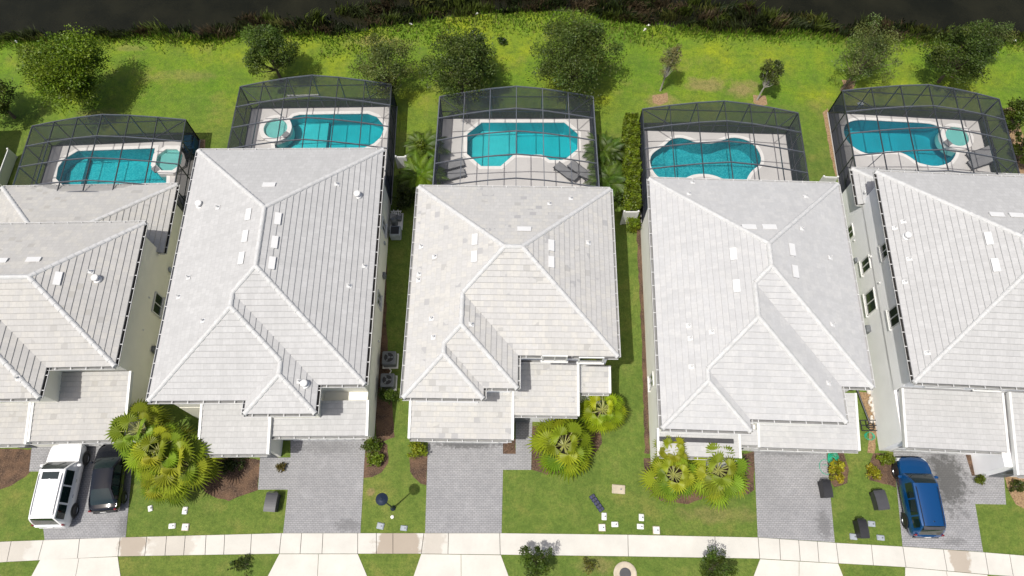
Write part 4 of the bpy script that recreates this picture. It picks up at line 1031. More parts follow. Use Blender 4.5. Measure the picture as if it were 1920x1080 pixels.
def lounger(label, px, py, rz, first=[None]):
    x, y = P(px, py, .4)
    if first[0] is None:
        r_ = thing('sun_lounger', label, 'sun lounger', (0, 0, 0), 0, 'grey sun loungers by the pools'); b = MB()
        b.box((-.28, 0, .33), (1.35, .62, .05), bev=.02); b.build('seat', M['slate'], r_)
        b = MB(); b.box((.66, 0, .47), (.68, .60, .05), 0, tilt=(0, -.45)); b.build('backrest', M['slate'], r_)
        b = MB()
        for s_ in (-1, 1): b.bar((-.98, s_ * .33, .30), (.95, s_ * .33, .30), .05)
        b.build('frame', M['dgrey'], r_)
        for sx_ in (-.85, .75):
            for s_ in (-1, 1): b = MB(); b.bar((sx_, s_ * .33, 0), (sx_, s_ * .33, .3), .05); b.build('leg', M['dgrey'], r_)
        first[0] = r_
    else: r_ = copy_tree(first[0]); r_['label'] = label
    r_.location = (x, y, DZ); r_.rotation_euler = (0, 0, rz); return r_
lounger('grey lounger left of the angular pool, the one nearer the pool', 845, 309, R(197))
lounger('grey lounger left of the angular pool, the one nearer the house', 847, 328, R(197))
lounger('grey lounger right of the angular pool, the left one of the pair', 1062, 323, R(-43))
lounger('grey lounger right of the angular pool, in the right cage corner', 1088, 320, R(-43))
lounger('grey lounger in shade right of the kidney-shaped pool, nearer the lake', 1838, 288, R(20))
lounger('grey lounger in shade right of the kidney-shaped pool, nearer the house', 1840, 303, R(20))

# things round the pools
x, y = P(359, 274, .5); r_ = thing('covered_grill', 'grill under a dark blue cover in the corner of the leftmost cage', 'grill', (x, y, DZ), .15)
b = MB(); b.box((0, 0, .5), (.75, 1.25, 1.0), bev=.14); b.box((0, 0, 1.05), (.6, 1.0, .14), bev=.06); b.build('cover', M['bluefab'], r_)
for sx_ in (-.25, .25):
    for sy_ in (-.4, .4): b = MB(); b.lathe((sx_, sy_, .0), [(.05, 0), (.05, .06)], 8); b.build('wheel', M['black'], r_)
x, y = P(354, 293, .4); r_ = thing('patio_chair', 'dark patio chair beside the blue grill cover', 'chair', (x, y, DZ), .4)
b = MB(); b.box((0, 0, .42), (.5, .5, .05)); b.build('seat', M['black'], r_); b = MB(); b.box((0, .26, .7), (.5, .05, .5)); b.build('backrest', M['black'], r_)
for sx_ in (-.22, .22):
    for sy_ in (-.22, .22): b = MB(); b.bar((sx_, sy_, 0), (sx_, sy_, .42), .04); b.build('leg', M['black'], r_)
x, y = P(1444, 347, 2.2); r_ = thing('patio_umbrella', 'maroon patio umbrella peeping out behind the fourth house', 'umbrella', (x, y, DZ))
b = MB(); b.lathe((0, 0, 1.55), [(.62, 0), (.6, .02), (.3, .36), (.03, .72)], 8); b.build('canopy', M['maroon'], r_)
b = MB(); b.tube([(0, 0, .05), (0, 0, 2.3)], .025); b.build('pole', M['white'], r_); b = MB(); b.lathe((0, 0, 0), [(.3, 0), (.3, .05), (.08, .1)], 16); b.build('base', M['dgrey'], r_)
x, y = P(571, 178, .1); r_ = thing('pool_brush', 'long white pole lying on the grass behind the second pool cage', 'pole', (x, y, .0), .03)
b = MB(); b.tube([(-1.15, 0, .05), (1.15, .03, .05)], .045); b.build('pole', M['white'], r_); b = MB(); b.box((-1.1, 0, .06), (.5, .16, .08), bev=.03); b.build('brush_head', M['white'], r_)
x, y = P(1614, 194, .1); r_ = thing('pool_float', 'small pale float lying behind the rightmost pool cage', 'float', (x, y, .0), .3)
b = MB(); b.box((0, 0, .06), (.45, .32, .12), bev=.05); b.build('body', M['lgrey'], r_); b = MB(); b.box((0, 0, .14), (.3, .06, .04)); b.build('strap', M['white'], r_)

# ------------------------------------------------------------------ cars
def lerpk(keys, x):
    if x <= keys[0][0]: return keys[0][1]
    for (a, va), (c, vc) in zip(keys, keys[1:]):
        if x <= c: t = (x - a) / (c - a); t = t * t * (3 - 2 * t) * .35 + t * .65; return va + (vc - va) * t
    return keys[-1][1]
def car(name, label, rear, front, zr, zf, wid, paint, kind, trim='black'):
    A = Vector((*P(*rear, zr), 0)); B = Vector((*P(*front, zf), 0)); L = (B - A).length; mid = (A + B) / 2
    root = thing(name, label, 'car', (mid.x, mid.y, .022), math.atan2(B.y - A.y, B.x - A.x)); hw = wid / 2
    if kind == 'suv': ht = 1.86; K = dict(belt=[(-.5, .98), (-.47, 1.08), (-.2, 1.10), (.2, 1.08), (.245, 1.07), (.44, 1.0), (.49, .82), (.5, .70)], ws=(.14, .255), rw=(-.475, -.42), roofx=(-.42, .14))
    elif kind == 'cross': ht = 1.72; K = dict(belt=[(-.5, .85), (-.47, 1.0), (-.2, 1.04), (.2, 1.0), (.26, .97), (.42, .86), (.48, .70), (.5, .58)], ws=(.13, .275), rw=(-.475, -.385), roofx=(-.385, .13))
    else: ht = 1.46; K = dict(belt=[(-.5, .72), (-.47, .92), (-.36, .98), (-.1, .94), (.2, .90), (.27, .88), (.42, .76), (.48, .62), (.5, .52)], ws=(.09, .27), rw=(-.40, -.20), roofx=(-.20, .09))
    wk = [(-.5, .78), (-.485, .89), (-.44, .965), (-.3, 1.0), (.3, 1.0), (.40, .97), (.46, .90), (.488, .78), (.5, .62)] if kind == 'suv' else [(-.5, .60), (-.49, .74), (-.475, .84), (-.44, .93), (-.3, .99), (.25, 1.0), (.36, .96), (.42, .90), (.46, .80), (.485, .66), (.5, .42)]
    rws, rwe = K['rw'][0], K['rw'][1]; w0, w1 = K['ws']
    xs = sorted(set([-.5, -.492, -.48, rws, -.45, -.44, rwe, -.36, -.3, -.2, -.1, -.0, .05, w0, .18, w1, .3, .36, .42, .455, .475, .49, .5] + [rws + (rwe - rws) * k / 3 for k in (1, 2)] + [w0 + (w1 - w0) * k / 3 for k in (1, 2)]))
    def sect(f):
        W = hw * lerpk(wk, f); zb = lerpk(K['belt'], f)
        if f <= rws or f >= w1: g = 0
        elif f < rwe: g = (f - rws) / (rwe - rws)
        elif f <= w0: g = 1
        else: g = (w1 - f) / (w1 - w0)
        gg = g ** .85; crown = .02 + .02 * math.sin(math.pi * min(1, max(0, (f + .45) / .6)))
        zr_ = zb + (ht - .03 - zb) * gg - .03 * (abs(f + .1) / .4) ** 2 * (g >= 1)
        wr = (W - .09) * (1 - g) + (W - (.24 if kind != 'sedan' else .30)) * g
        zl = .28 if abs(f) < .49 else .42
        return [(0, zl), (W * .88, zl), (W * .975, .45), (W, .68), (W * .99, zb - .10), (W - .045, zb), (wr, zr_), (wr - .10, zr_ + .035), (wr * .5, zr_ + .05 + crown), (0, zr_ + .055 + crown)]
    SEC = [(f, sect(f)) for f in xs]
    parts = {k: MB() for k in ('body', 'windscreen', 'rear_window')}; sides = {}
    pill = [(-.045, -.005), (-.27, -.235)] if kind != 'sedan' else [(-.03, .0)]
    for (f0, s0), (f1, s1) in zip(SEC, SEC[1:]):
        fm_ = (f0 + f1) / 2
        for k in range(9):
            for sg in (1, -1):
                q = [(f0 * L, sg * s0[k][0], s0[k][1]), (f1 * L, sg * s1[k][0], s1[k][1]), (f1 * L, sg * s1[k + 1][0], s1[k + 1][1]), (f0 * L, sg * s0[k + 1][0], s0[k + 1][1])]
                if sg > 0: q = q[::-1]
                key = 'body'
                if k in (7, 8) and w0 <= fm_ <= w1 and fm_ > w0 + .006: key = 'windscreen'
                elif k in (7, 8) and rws < fm_ < rwe: key = 'rear_window'
                parts[key].face(q)
    # caps front and rear
    for f, s_ in (SEC[0], SEC[-1]):
        ring = [(f * L, y_, z_) for y_, z_ in s_] + [(f * L, -y_, z_) for y_, z_ in s_[::-1][1:-1]]
        parts['body'].face(ring if f > 0 else ring[::-1])
    pm = {'body': paint, 'windscreen': M['carglass'], 'rear_window': M['carglass']}
    for k, b in parts.items():
        o = b.build(k, pm[k], root, smooth=True)
        # weld for smooth shading
        import bmesh
        bm = bmesh.new(); bm.from_mesh(o.data); bmesh.ops.remove_doubles(bm, verts=bm.verts, dist=.0005); bmesh.ops.recalc_face_normals(bm, faces=bm.faces) if k == 'body' else None
        bm.to_mesh(o.data); bm.free()
        o.data.polygons.foreach_set('use_smooth', [True] * len(o.data.polygons)); o.data.set_sharp_from_angle(angle=R(32))
    # side windows slightly proud of the pillars
    def side_pt(f, v, sg, out=.012):
        s_ = sect(f); a, c = s_[5], s_[6]; y_ = a[0] + (c[0] - a[0]) * v + out; return (f * L, sg * y_, a[1] + (c[1] - a[1]) * v + out * .4)
    spans = {'suv': [(-.42, -.26), (-.235, -.055), (-.035, .135)], 'cross': [(-.40, -.27), (-.25, -.065), (-.045, .14)], 'sedan': [(-.29, -.16), (-.145, -.01), (.01, .14)]}[kind]
    for a, c in spans:
        for sg in (1, -1):
            b = MB(); n = 4
            for k in range(n):
                f0 = a + (c - a) * k / n; f1 = a + (c - a) * (k + 1) / n
                q = [side_pt(f0, .12, sg), side_pt(f1, .12, sg), side_pt(f1, .88, sg), side_pt(f0, .88, sg)]
                b.face(q if sg < 0 else q[::-1])
            b.build('side_window', M['carglass'], root)
    xw = (.315, -.30)
    for f in xw:
        for sg in (1, -1):
            b = MB(); r_ = .385 if kind != 'sedan' else .33; c = (f * L, sg * (hw - .115), r_)
            def ringy(rad, y_, n=22): return [(c[0] + rad * math.cos(2 * math.pi * k / n), c[1] + sg * y_, c[2] + rad * math.sin(2 * math.pi * k / n)) for k in range(n)]
            def loft(b, rs): 
                for u, v in zip(rs, rs[1:]):
                    for k in range(len(u)): b.face([u[k], u[(k + 1) % len(u)], v[(k + 1) % len(u)], v[k]])
            loft(b, [ringy(r_ * .62, .12), ringy(r_ * .9, .135), ringy(r_, .11), ringy(r_, -.12)]); wh = b.build('wheel', M['tyre'], root, smooth=True)
            b = MB(); loft(b, [ringy(r_ * .63, .121), ringy(r_ * .6, .09), ringy(r_ * .18, .11), ringy(.001, .11)]); b.build('rim', M['rim'], wh)
            b = MB(); R2 = r_ * 1.17; u = [(c[0] + R2 * math.cos(t), sg * (hw * 1.0 + .004), c[2] + R2 * math.sin(t)) for t in [math.pi * k / 14 - .0 for k in range(15)]]
            b.face(u + [(u[-1][0], u[-1][1], .26), (u[0][0], u[0][1], .26)]); b.build('wheel_arch', M['black'], root)
    for sg in (1, -1):
        b = MB(); fx = w1 - .045; s_ = sect(fx); b.box((fx * L, sg * (hw + .10), s_[5][1] + .06), (.16, .24, .16), bev=.05); b.build('wing_mirror', paint, root, smooth=True)
        b = MB(); s_ = sect(.47); b.mesh([(.44 * L, sg * (hw * .93), s_[5][1] - .0), (.485 * L, sg * hw * .80, s_[5][1] - .10), (.485 * L, sg * hw * .48, s_[5][1] - .08), (.46 * L, sg * hw * .5, s_[5][1] + .035), (.44 * L, sg * (hw * .97), s_[5][1] - .22), (.494 * L, sg * hw * .82, s_[5][1] - .24), (.497 * L, sg * hw * .48, s_[5][1] - .22)],
                         [(0, 1, 2, 3), (0, 4, 5, 1), (1, 5, 6, 2)]); b.build('headlight', M['lens'], root)
        b = MB(); b.box((-.478 * L, sg * hw * (.86 if kind == 'suv' else .80), sect(-.47)[5][1] - .05), (.10, .15, .26), bev=.04); b.build('tail_light', M['red'], root, smooth=True)
        if kind != 'sedan':
            b = MB(); s0, s1 = sect(-.38), sect(.08); b.tube([(-.39 * L, sg * s0[7][0], s0[7][1] - .0), (-.36 * L, sg * s0[7][0], s0[7][1] + .05), (.05 * L, sg * s1[7][0], s1[7][1] + .05), (.09 * L, sg * s1[7][0], s1[7][1])], .02, 6); b.build('roof_rail', M['chrome'] if kind == 'suv' else M['black'], root)
        for f in (.03, -.15):
            b = MB(); b.box((f * L, sg * (hw + .012), .95 if kind != 'sedan' else .8), (.20, .03, .035), bev=.01); b.build('door_handle', paint if kind != 'suv' else M['chrome'], root)
    b = MB(); b.box((-.497 * L, 0, .52), (.06, wid * .78, .16), bev=.03); b.box((.497 * L, 0, .48), (.05, wid * .72, .2), bev=.02); b.build('bumper', M[trim], root)
    b = MB(); zc = sect(-.497)[5][1]; b.box((-.503 * L, 0, .75), (.02, .34, .14)); b.build('licence_plate', M['white'], root)
    if kind == 'suv':
        b = MB(); s_ = sect(.06); z_ = s_[9][1] + .004; b.box((.065 * L, 0, z_ - .01), (.42, .95, .02), bev=.009); b.build('sunroof', M['carglass'], root)
    if kind == 'cross':
        b = MB(); s_ = sect(-.40); b.box((-.405 * L, 0, s_[8][1] + .0), (.22, wid * .62, .03), tilt=(0, -.12), bev=.012); b.build('spoiler', M['dgrey'], root)
        b = MB(); b.tube([(-.33 * L, 0, sect(-.33)[9][1]), (-.34 * L, 0, sect(-.33)[9][1] + .1)], [.03, .01]); b.build('antenna', M['black'], root)
    b = MB()
    for sg in (-.42, .42): s_ = sect(w1 - .02); b.bar((w1 * L - .08, sg * hw, s_[8][1] + .02), (w1 * L - .32, sg * hw + .35, sect(w1 - .06)[8][1] + .03), .02)
    b.build('wiper', M['black'], root)
    return root
def paintm(name, c, metal=0.0, rough=.25):
    t = NT(name); t.col(c); return t.set(rough, metal, .5, .45 if max(c) < .02 else 1.0)
car('parked_suv', 'white sport utility vehicle with dark sunroof on the leftmost driveway', (98, 990), (129, 829), .6, .9, 1.98, paintm('white_paint', (.78, .78, .78)), 'suv', trim='white')
car('parked_car', 'black car half hidden under a palm, right of the white one', (197, 961), (214, 831), .6, .6, 1.80, paintm('black_paint', (.004, .005, .008), .0, .12), 'sedan')
car('parked_car', 'dark metallic blue hatchback on the rightmost stained driveway', (1736, 1008), (1706, 857), .6, .6, 1.90, paintm('blue_paint', (.003, .062, .20), .35, .2), 'cross')

# ------------------------------------------------------------------ trees and planting
OAK = (.050, .078, .012)
tree('dense round bright green tree on the back lawn, leftmost full tree', 128, 136, 2.85, 6.2, 3.3, 12000, .20, (.080, .135, .008), 95, lean=(-.2, .2), hollow=.45)
tree('small dark tree just behind the second pool cage, left of its crown', 505, 100, 2.25, 5.2, 3.0, 6500, .17, (.050, .085, .014), 60, spread=.30)
tree('wispy olive tree right behind the second pool cage, thinner than its neighbour', 722, 128, 2.5, 5.0, 2.7, 5200, .16, (.072, .100, .026), 70, spread=.30, droop=.2)
tree('dark oak with drooping twigs overhanging the middle pool cage from the left', 862, 124, 2.95, 6.0, 3.3, 10500, .18, (.046, .075, .014), 100, spread=.30, droop=.25)
tree('largest dark oak, overhanging the middle pool cage from the right', 1076, 105, 3.15, 6.8, 3.6, 11500, .18, (.050, .080, .015), 105, spread=.30, droop=.3, sq=1.1)
tree('pale grey-green narrow tree leaning beside the rightmost pool cage', 1628, 104, 2.0, 5.2, 3.0, 4600, .15, (.078, .108, .034), 60, spread=.34, sq=1.15, lean=(.7, .5), droop=.2, base=(-.8, -.7), hollow=.35)
tree('dark tree behind the rightmost pool cage', 1800, 104, 2.2, 5.2, 2.9, 7500, .17, (.042, .070, .013), 70, spread=.32, lean=(.4, .4))
tree('thin wispy tree close to the bank at the upper right corner', 1858, 72, 1.3, 4.6, 2.9, 2200, .15, (.060, .085, .024), 34, spread=.4, droop=.25)
tree('tree cut off by the left edge, only its right side in view', -16, 178, 2.0, 4.6, 2.6, 4500, .19, (.058, .088, .014), 50)
for lab, px, py, hh, colr, bs, n_ in (('thin pale sapling with bare grey twigs behind the hedge side', 1255, 122, 4.4, (.115, .125, .060), (-.15, -.1), 1100), ('small narrow dark sapling in a mulch ring, right of the pale one', 1446, 140, 4.0, (.050, .070, .020), (-.3, -.3), 1700)):
    tree(lab, px, py, .85, hh, hh * .62, n_, .15, colr, 26, group='saplings on the back lawn', bark='palebark', spread=.42, sq=1.0, lean=(.3, .5), base=bs, name='sapling', hollow=.2, twigs=24)
for lab, px, py, r_, c_ in (('young dark green street tree by the sidewalk, left of the round concrete collar', 1004, 1052, .98, (.042, .075, .010)), ('young dark green street tree by the sidewalk, right of the round concrete collar', 1342, 1064, 1.1, (.045, .080, .010))):
    tree(lab, px, py, r_, 2.3, 1.5, 2100, .13, c_, 34, group='young street trees', spread=.36, name='street_tree')
bush('sparse weedy shrub on the grass verge below the second garden', 452, 1058, .75, .6, .8, (.045, .075, .012), 420, .13, None)
bush('thin pale shrub on the grass verge, right of the left street tree', 1106, 1062, .45, .4, .8, (.10, .12, .02), 160, .13, None)

fan_palm('fan palm with yellow-green fronds, upper one of the clump beside the black car', 262, 808, 2.0, 3.0, 34, (.15, .235, .018), 3)
fan_palm('large fan palm, right-hand one of the clump beside the black car', 338, 868, 2.2, 3.0, 42, (.14, .225, .016), 5)
fan_palm('fan palm, middle one of the clump beside the black car', 298, 846, 1.9, 3.5, 32, (.16, .25, .016), 9)
fan_palm('fan palm, lowest one of the clump beside the black car', 308, 900, 1.6, 1.8, 30, (.14, .22, .016), 12)
fan_palm('fan palm in the mulch bed before the middle house, the nearer of its two', 1058, 835, 2.15, 1.7, 34, (.125, .22, .012), 21)
fan_palm('bright fan palm against the middle house wall, right of its neighbour', 1130, 768, 1.65, 2.0, 32, (.165, .27, .010), 17)
fan_palm('fan palm at the fourth house, left one of the pair', 1263, 890, 1.85, 2.4, 34, (.14, .24, .018), 33)
fan_palm('fan palm at the fourth house, right one of the pair', 1346, 882, 2.1, 2.4, 36, (.145, .245, .02), 27)
fan_palm('small fan palm tucked against the fourth house behind the pair', 1262, 845, 1.2, 2.9, 22, (.14, .22, .012), 41)
feather_palm('dark feathery palm between second and middle pool cages, nearer the lake', 793, 262, 1.35, 2.4, 44, (.075, .13, .012), 2)
feather_palm('lighter green feathery palm between second and middle pool cages, nearer the houses', 786, 318, 1.45, 2.2, 48, (.095, .165, .010), 4)
feather_palm('dark feathery palm right of the middle pool cage, nearer the lake', 1136, 270, 1.35, 2.4, 46, (.065, .115, .012), 6)
feather_palm('dark feathery palm right of the middle pool cage, nearer the houses', 1143, 330, 1.35, 2.2, 46, (.070, .125, .013), 8)
bush('loose dark undergrowth below the palms left of the middle house', 760, 345, .7, 1.4, .9, (.035, .06, .010), 900, .16)

def hedge(label, p0, p1, wd, h, col, n, seed=0):
    A, B = Vector(P(*p0, h * .7)), Vector(P(*p1, h * .7)); m = (A + B) / 2; L = (B - A).length
    root = thing('hedge', label, 'hedge', (m.x, m.y, 0), math.atan2(B.y - A.y, B.x - A.x))
    u = RNG.random((n, 3)); s_ = RNG.integers(0, 5, n)
    x = (u[:, 0] - .5) * L; y = (u[:, 1] - .5) * wd; z = .1 + u[:, 2] * (h - .1)
    top = s_ < 3; z = np.where(top, h + RNG.normal(size=n) * .09 + .10 * np.sin(x * 3.1) * np.cos(x * 1.3), z); y = np.where(s_ == 3, wd / 2 * np.sign(u[:, 1] - .5) + RNG.normal(size=n) * .06, y)
    x = np.where(s_ == 4, L / 2 * np.sign(u[:, 0] - .5) + RNG.normal(size=n) * .06, x)
    y = y * (1 + .10 * np.sin(x * 2.3)); cl = .8 + .35 * np.sin(x * 5 + y * 4) * np.cos(x * 2 - y * 6)
    c = np.array(col)[None] * (cl * (.65 + .7 * RNG.random(n)))[:, None]; c[:, 0] *= 1 + .3 * RNG.random(n)
    leaf_mesh('foliage', np.stack([x, y, z], 1), RNG.normal(size=(n, 3)) * np.array([1, 1, .5]), .14 * (.7 + .6 * RNG.random(n)), c, M['leaf'], root, asp=.7)
    b = MB(); k = -L / 2 + .3
    while k < L / 2: b.tube([(k, 0, 0), (k + .05, .05, h * .6), (k - .05, -.05, h * .9)], [.04, .03, .02], 6); b.bar((k, -.0, h * .5), (min(k + .5, L / 2), 0, h * .5), .02); k += .5
    b.build('stems', M['bark'], root); return root
hedge('long clipped green hedge along the left side of the fourth pool cage', (1183, 222), (1185, 392), 1.0, 1.7, (.125, .20, .010), 9000)
G = (.075, .135, .010)
bush('round dark green shrub, upper of two by the second driveway', 699, 838, .68, .55, .95, G, 1500, .11)
bush('round lighter green shrub, lower of two by the second driveway', 702, 862, .60, .50, .8, (.12, .20, .012), 1300, .11)
bush('round bright green clipped ball shrub left of the middle driveway', 783, 842, .62, .60, 1.0, (.15, .22, .012), 1600, .11)
bush('dark square shrub below the air conditioners', 726, 742, .62, .55, .9, (.05, .10, .010), 1400, .11)
bush('small brownish shrub beside the second driveway entry path', 527, 876, .35, .28, .5, (.10, .09, .02), 350, .10)
bush('variegated yellow and green shrub by the fourth driveway', 1571, 884, .65, .75, .8, (.26, .28, .018), 1500, .13, spread=.36)
bush('low dark green shrub beside the blue car, nearer the house', 1662, 862, .62, .38, .7, (.11, .17, .010), 900, .12)
bush('yellow-green shrub left of the blue car, nearer the street', 1639, 886, .48, .50, .7, (.20, .22, .012), 900, .12)
bush('small dark shrub by the rightmost entry path', 1838, 899, .36, .30, .6, (.09, .13, .012), 500, .11)
bush('dark low shrub at the right edge in dry mulch', 1908, 912, .55, .40, .6, (.05, .075, .012), 700, .12)
bush('round green shrub before the white panel by the fourth house', 1188, 417, .62, .60, 1.2, (.13, .21, .012), 1500, .12)
bush('dark green bush in the shaded bed right of the large palm clump', 432, 872, 1.1, .45, .9, (.03, .055, .010), 900, .13)
bush('tall dark bush at the right edge beside the rightmost cage, nearer the lake', 1900, 215, .9, 1.2, 2.2, (.055, .095, .010), 2400, .17)
bush('long dark bush at the right edge beside the rightmost cage, nearer the house', 1926, 285, .8, 1.9, 2.2, (.05, .085, .010), 2800, .17)
bush('small dark green weed clump in the tall grass of the back lawn', 941, 77, .45, .35, .6, (.03, .07, .010), 400, .14)
bush('sparse dry shrub beside the window wall of the cream leftmost house', 283, 655, .3, .3, .5, (.06, .07, .02), 140, .1)

bush('leafy mid green shrub mass left of the middle cage between the palms', 792, 292, .75, 1.9, 1.5, (.07, .12, .010), 3600, .14)
bush('leafy dark green shrub mass right of the middle cage between the palms', 1140, 300, .75, 2.0, 1.4, (.055, .10, .010), 3600, .14)
bush('tall dark shrub added to deepen the shade of the gap above the pool pump', 757, 368, .8, 1.1, 1.6, (.03, .055, .008), 2200, .14)  # dark foliage added to make the gap read as deeper shade
bush('dark green shrub mass right of the middle cage, against the hedge', 1152, 372, .7, .9, 1.1, (.05, .09, .010), 1500, .14)
# the overgrown bank between lawn and lake
def bank(n, name='bank_reeds'):
    xs_ = np.array([p[0] for p in shore]); ys_ = np.array([p[1] for p in shore]); V = []; F = []; C_ = []
    def dens(x): # how far the growth reaches into the water along the bank
        return .35 + 2.6 * math.exp(-((x + 2) / 9) ** 2) + 1.1 * math.exp(-((x + 12) / 5) ** 2) + 1.9 * math.exp(-((x - 15) / 9) ** 2) + .8 * math.exp(-((x - 30) / 7) ** 2) + .5 * math.exp(-((x + 22) / 5) ** 2)
    cl = [(rs.uniform(-44, 44), rs.random(), rs.random()) for _ in range(420)]
    for cx, a, k in cl:
        if cx < -24 and rs.random() < .75: continue
        y0 = float(np.interp(cx, xs_, ys_)); D = dens(cx); cy = y0 + .1 + a ** 1.2 * D * 1.5; hue = rs.random()
        base = (.022, .036, .006) if hue < .42 else (.075, .105, .012) if hue < .60 else (.085, .062, .030) if hue < .80 else (.036, .05, .010) if hue < .95 else (.13, .14, .03)
        hg = rs.uniform(.3, 1.0) if hue > .4 else rs.uniform(.2, .7); lx, ly = rs.uniform(-.5, .5), rs.uniform(-.5, .3)
        for _ in range(int(n / 420)):
            r_ = abs(rs.gauss(0, .38)); an = rs.uniform(0, 6.28); x = cx + r_ * math.cos(an) * 1.5; y = cy + r_ * math.sin(an) * .8; z0 = -.1 - .3 * min(1, max(0, (y - y0) / 1.2))
            if y < y0 - .15: continue
            hh = hg * rs.uniform(.5, 1.2); dx, dy = lx * hh + rs.uniform(-.35, .35) * hh, ly * hh + rs.uniform(-.35, .35) * hh; w_ = rs.uniform(.025, .06); q = rs.uniform(0, 3.14); wx, wy = w_ * math.cos(q), w_ * math.sin(q)
            k0 = len(V); V += [(x - wx, y - wy, z0), (x + wx, y + wy, z0), (x + dx * .4 + wx, y + dy * .4 + wy, z0 + hh * .65), (x + dx * .4 - wx, y + dy * .4 - wy, z0 + hh * .65), (x + dx, y + dy, z0 + hh)]
            F += [(k0, k0 + 1, k0 + 2, k0 + 3), (k0 + 3, k0 + 2, k0 + 4)]; v = rs.uniform(.45, 1.1); C_ += [tuple(c * v for c in base)] * 2
    o = tri_mesh(name, V, F, C_, M['reeds']); tag(o, 'tangled reeds and weeds growing along the lake bank', 'reeds', kind='stuff')
bank(46000)
def tufts(n):
    "longer rough grass at the top of the bank"
    xs_ = np.array([p[0] for p in shore]); ys_ = np.array([p[1] for p in shore]); V = []; F = []; C_ = []
    for _ in range(n):
        x = rs.uniform(-46, 46); y = float(np.interp(x, xs_, ys_)) + .25 - abs(rs.gauss(0, .55)) - (rs.random() ** 2 * 2.2 if abs(x + 1) < 14 else 0); hh = rs.uniform(.12, .42); q = rs.uniform(0, 3.14); w_ = .05; wx, wy = w_ * math.cos(q), w_ * math.sin(q)
        k0 = len(V); V += [(x - wx, y - wy, -.05), (x + wx, y + wy, -.05), (x + rs.uniform(-.2, .2), y + rs.uniform(-.15, .2), hh)]; F.append((k0, k0 + 1, k0 + 2))
        t = rs.random(); base = (.09, .18, .008) if t < .6 else (.14, .20, .015) if t < .88 else (.20, .18, .06); v = rs.uniform(.6, 1.2); C_.append(tuple(c * v for c in base))
    tag(tri_mesh('rough_grass', V, F, C_, M['reeds']), 'rough longer grass fringing the top of the lake bank', 'grass', kind='stuff')
tufts(16000)
wl_ = ['at the far left of the shoreline', 'just above the second pool cage', 'left of the bank bulge', 'nearest the bulge top', 'beside the weed clump on the bulge', 'right of the bulge, nearest the water', 'right of the bulge, larger one', 'near the upper right corner']
for lab, (px, py) in zip(wl_, [(31, 78), (497, 54), (770, 45), (895, 26), (886, 60), (1216, 48), (1210, 56), (1903, 77)]):
    x, y = P(px, py, .05); r_ = thing('paper_scrap', 'scrap of white litter on the bank, ' + lab, 'litter', (x, y, .02), rs.uniform(0, 3), 'white litter along the bank'); b = MB(); k = rs.uniform(.10, .17)
    b.mesh([(-k * 1.4, 0, .02), (0, -k * .6, .10), (k * 1.3, .02, .03), (.02, k * .8, .12), (0, 0, .2), (-.03, .0, -.01)], [(0, 1, 4), (1, 2, 4), (2, 3, 4), (3, 0, 4), (1, 0, 5), (2, 1, 5), (3, 2, 5), (0, 3, 5)]); b.build('scrap', M['litter'], r_)

# ------------------------------------------------------------------ garden and street things
def cover(label, px, py, w_, l_, rz, mat, group='utility covers in the lawn', h=.10, ringc=None, cat='utility cover'):
    x, y = P(px, py, h); r_ = thing('utility_cover', label, cat, (x, y, 0), rz, group)
    b = MB(); b.box((0, 0, h * .4), (w_, l_, h), bev=.03); b.build('frame', M[mat], r_)
    b = MB(); b.box((0, 0, h * .9 + .012), (w_ * .82, l_ * .82, .03), bev=.012); b.build('lid', M[mat if not ringc else ringc], r_)
    b = MB(); b.lathe((w_ * .18, 0, h * .9 + .03), [(.05, 0), (.05, .012)], 10); b.build('bolt', M['grey'], r_); return r_
cover('white oval cover, lower right of the palm clump and left of the others', 281, 953, .26, .34, .3, 'offw')
cover('white upright-oval cover on the second lawn, topmost of three', 346, 957, .30, .42, .0, 'offw')
cover('white cover on the second lawn, lower left of three', 322, 986, .40, .30, .1, 'offw')
cover('brown stained concrete cover on the second lawn beside a white one', 347, 988, .42, .42, .0, 'tan', ringc='offw')
cover('large pinkish concrete slab on the middle lawn', 1160, 917, .78, .52, -.08, 'tan', h=.12)
cover('white cover at the end of the dark mat', 1133, 968, .30, .42, -.05, 'offw')
cover('tan square concrete cover left of the white ones, middle lawn', 1129, 989, .42, .42, 0, 'tan', ringc='offw')
cover('white cover between the tan cover and the far pair, middle lawn', 1153, 983, .40, .30, .0, 'offw')
cover('white upright cover, upper of the right-hand pair on the middle lawn', 1203, 970, .30, .40, -.05, 'offw')
cover('white flat cover, lower of the right-hand pair on the middle lawn', 1201, 987, .40, .30, -.05, 'offw')
cover('tan square cover closest to the sidewalk, rightmost on the middle lawn', 1231, 994, .42, .46, -.03, 'tan', ringc='offw')
cover('grey-blue cover by the sidewalk below the lamp, left of two', 713, 986, .42, .36, -.2, 'lgrey')
cover('grey-blue cover by the sidewalk below the lamp, right of two', 757, 990, .40, .30, -.1, 'lgrey')
cover('light grey-blue cover touching the black bin on its upper right', 1635, 982, .42, .32, -.1, 'lgrey')
cover('light grey-blue cover touching the black bin on its lower left', 1601, 1006, .42, .34, -.1, 'lgrey')
cover('light grey-blue cover standing free right of the black bin', 1652, 1008, .44, .30, -.1, 'lgrey')
x, y = P(735, 969, .1); r_ = thing('cleanout_cap', 'tiny round white cap in the grass below the lamp', 'pipe cap', (x, y, 0)); b = MB(); b.lathe((0, 0, 0), [(.10, 0), (.10, .06), (.04, .08), (.04, .11)], 12); b.build('cap', M['offw'], r_)
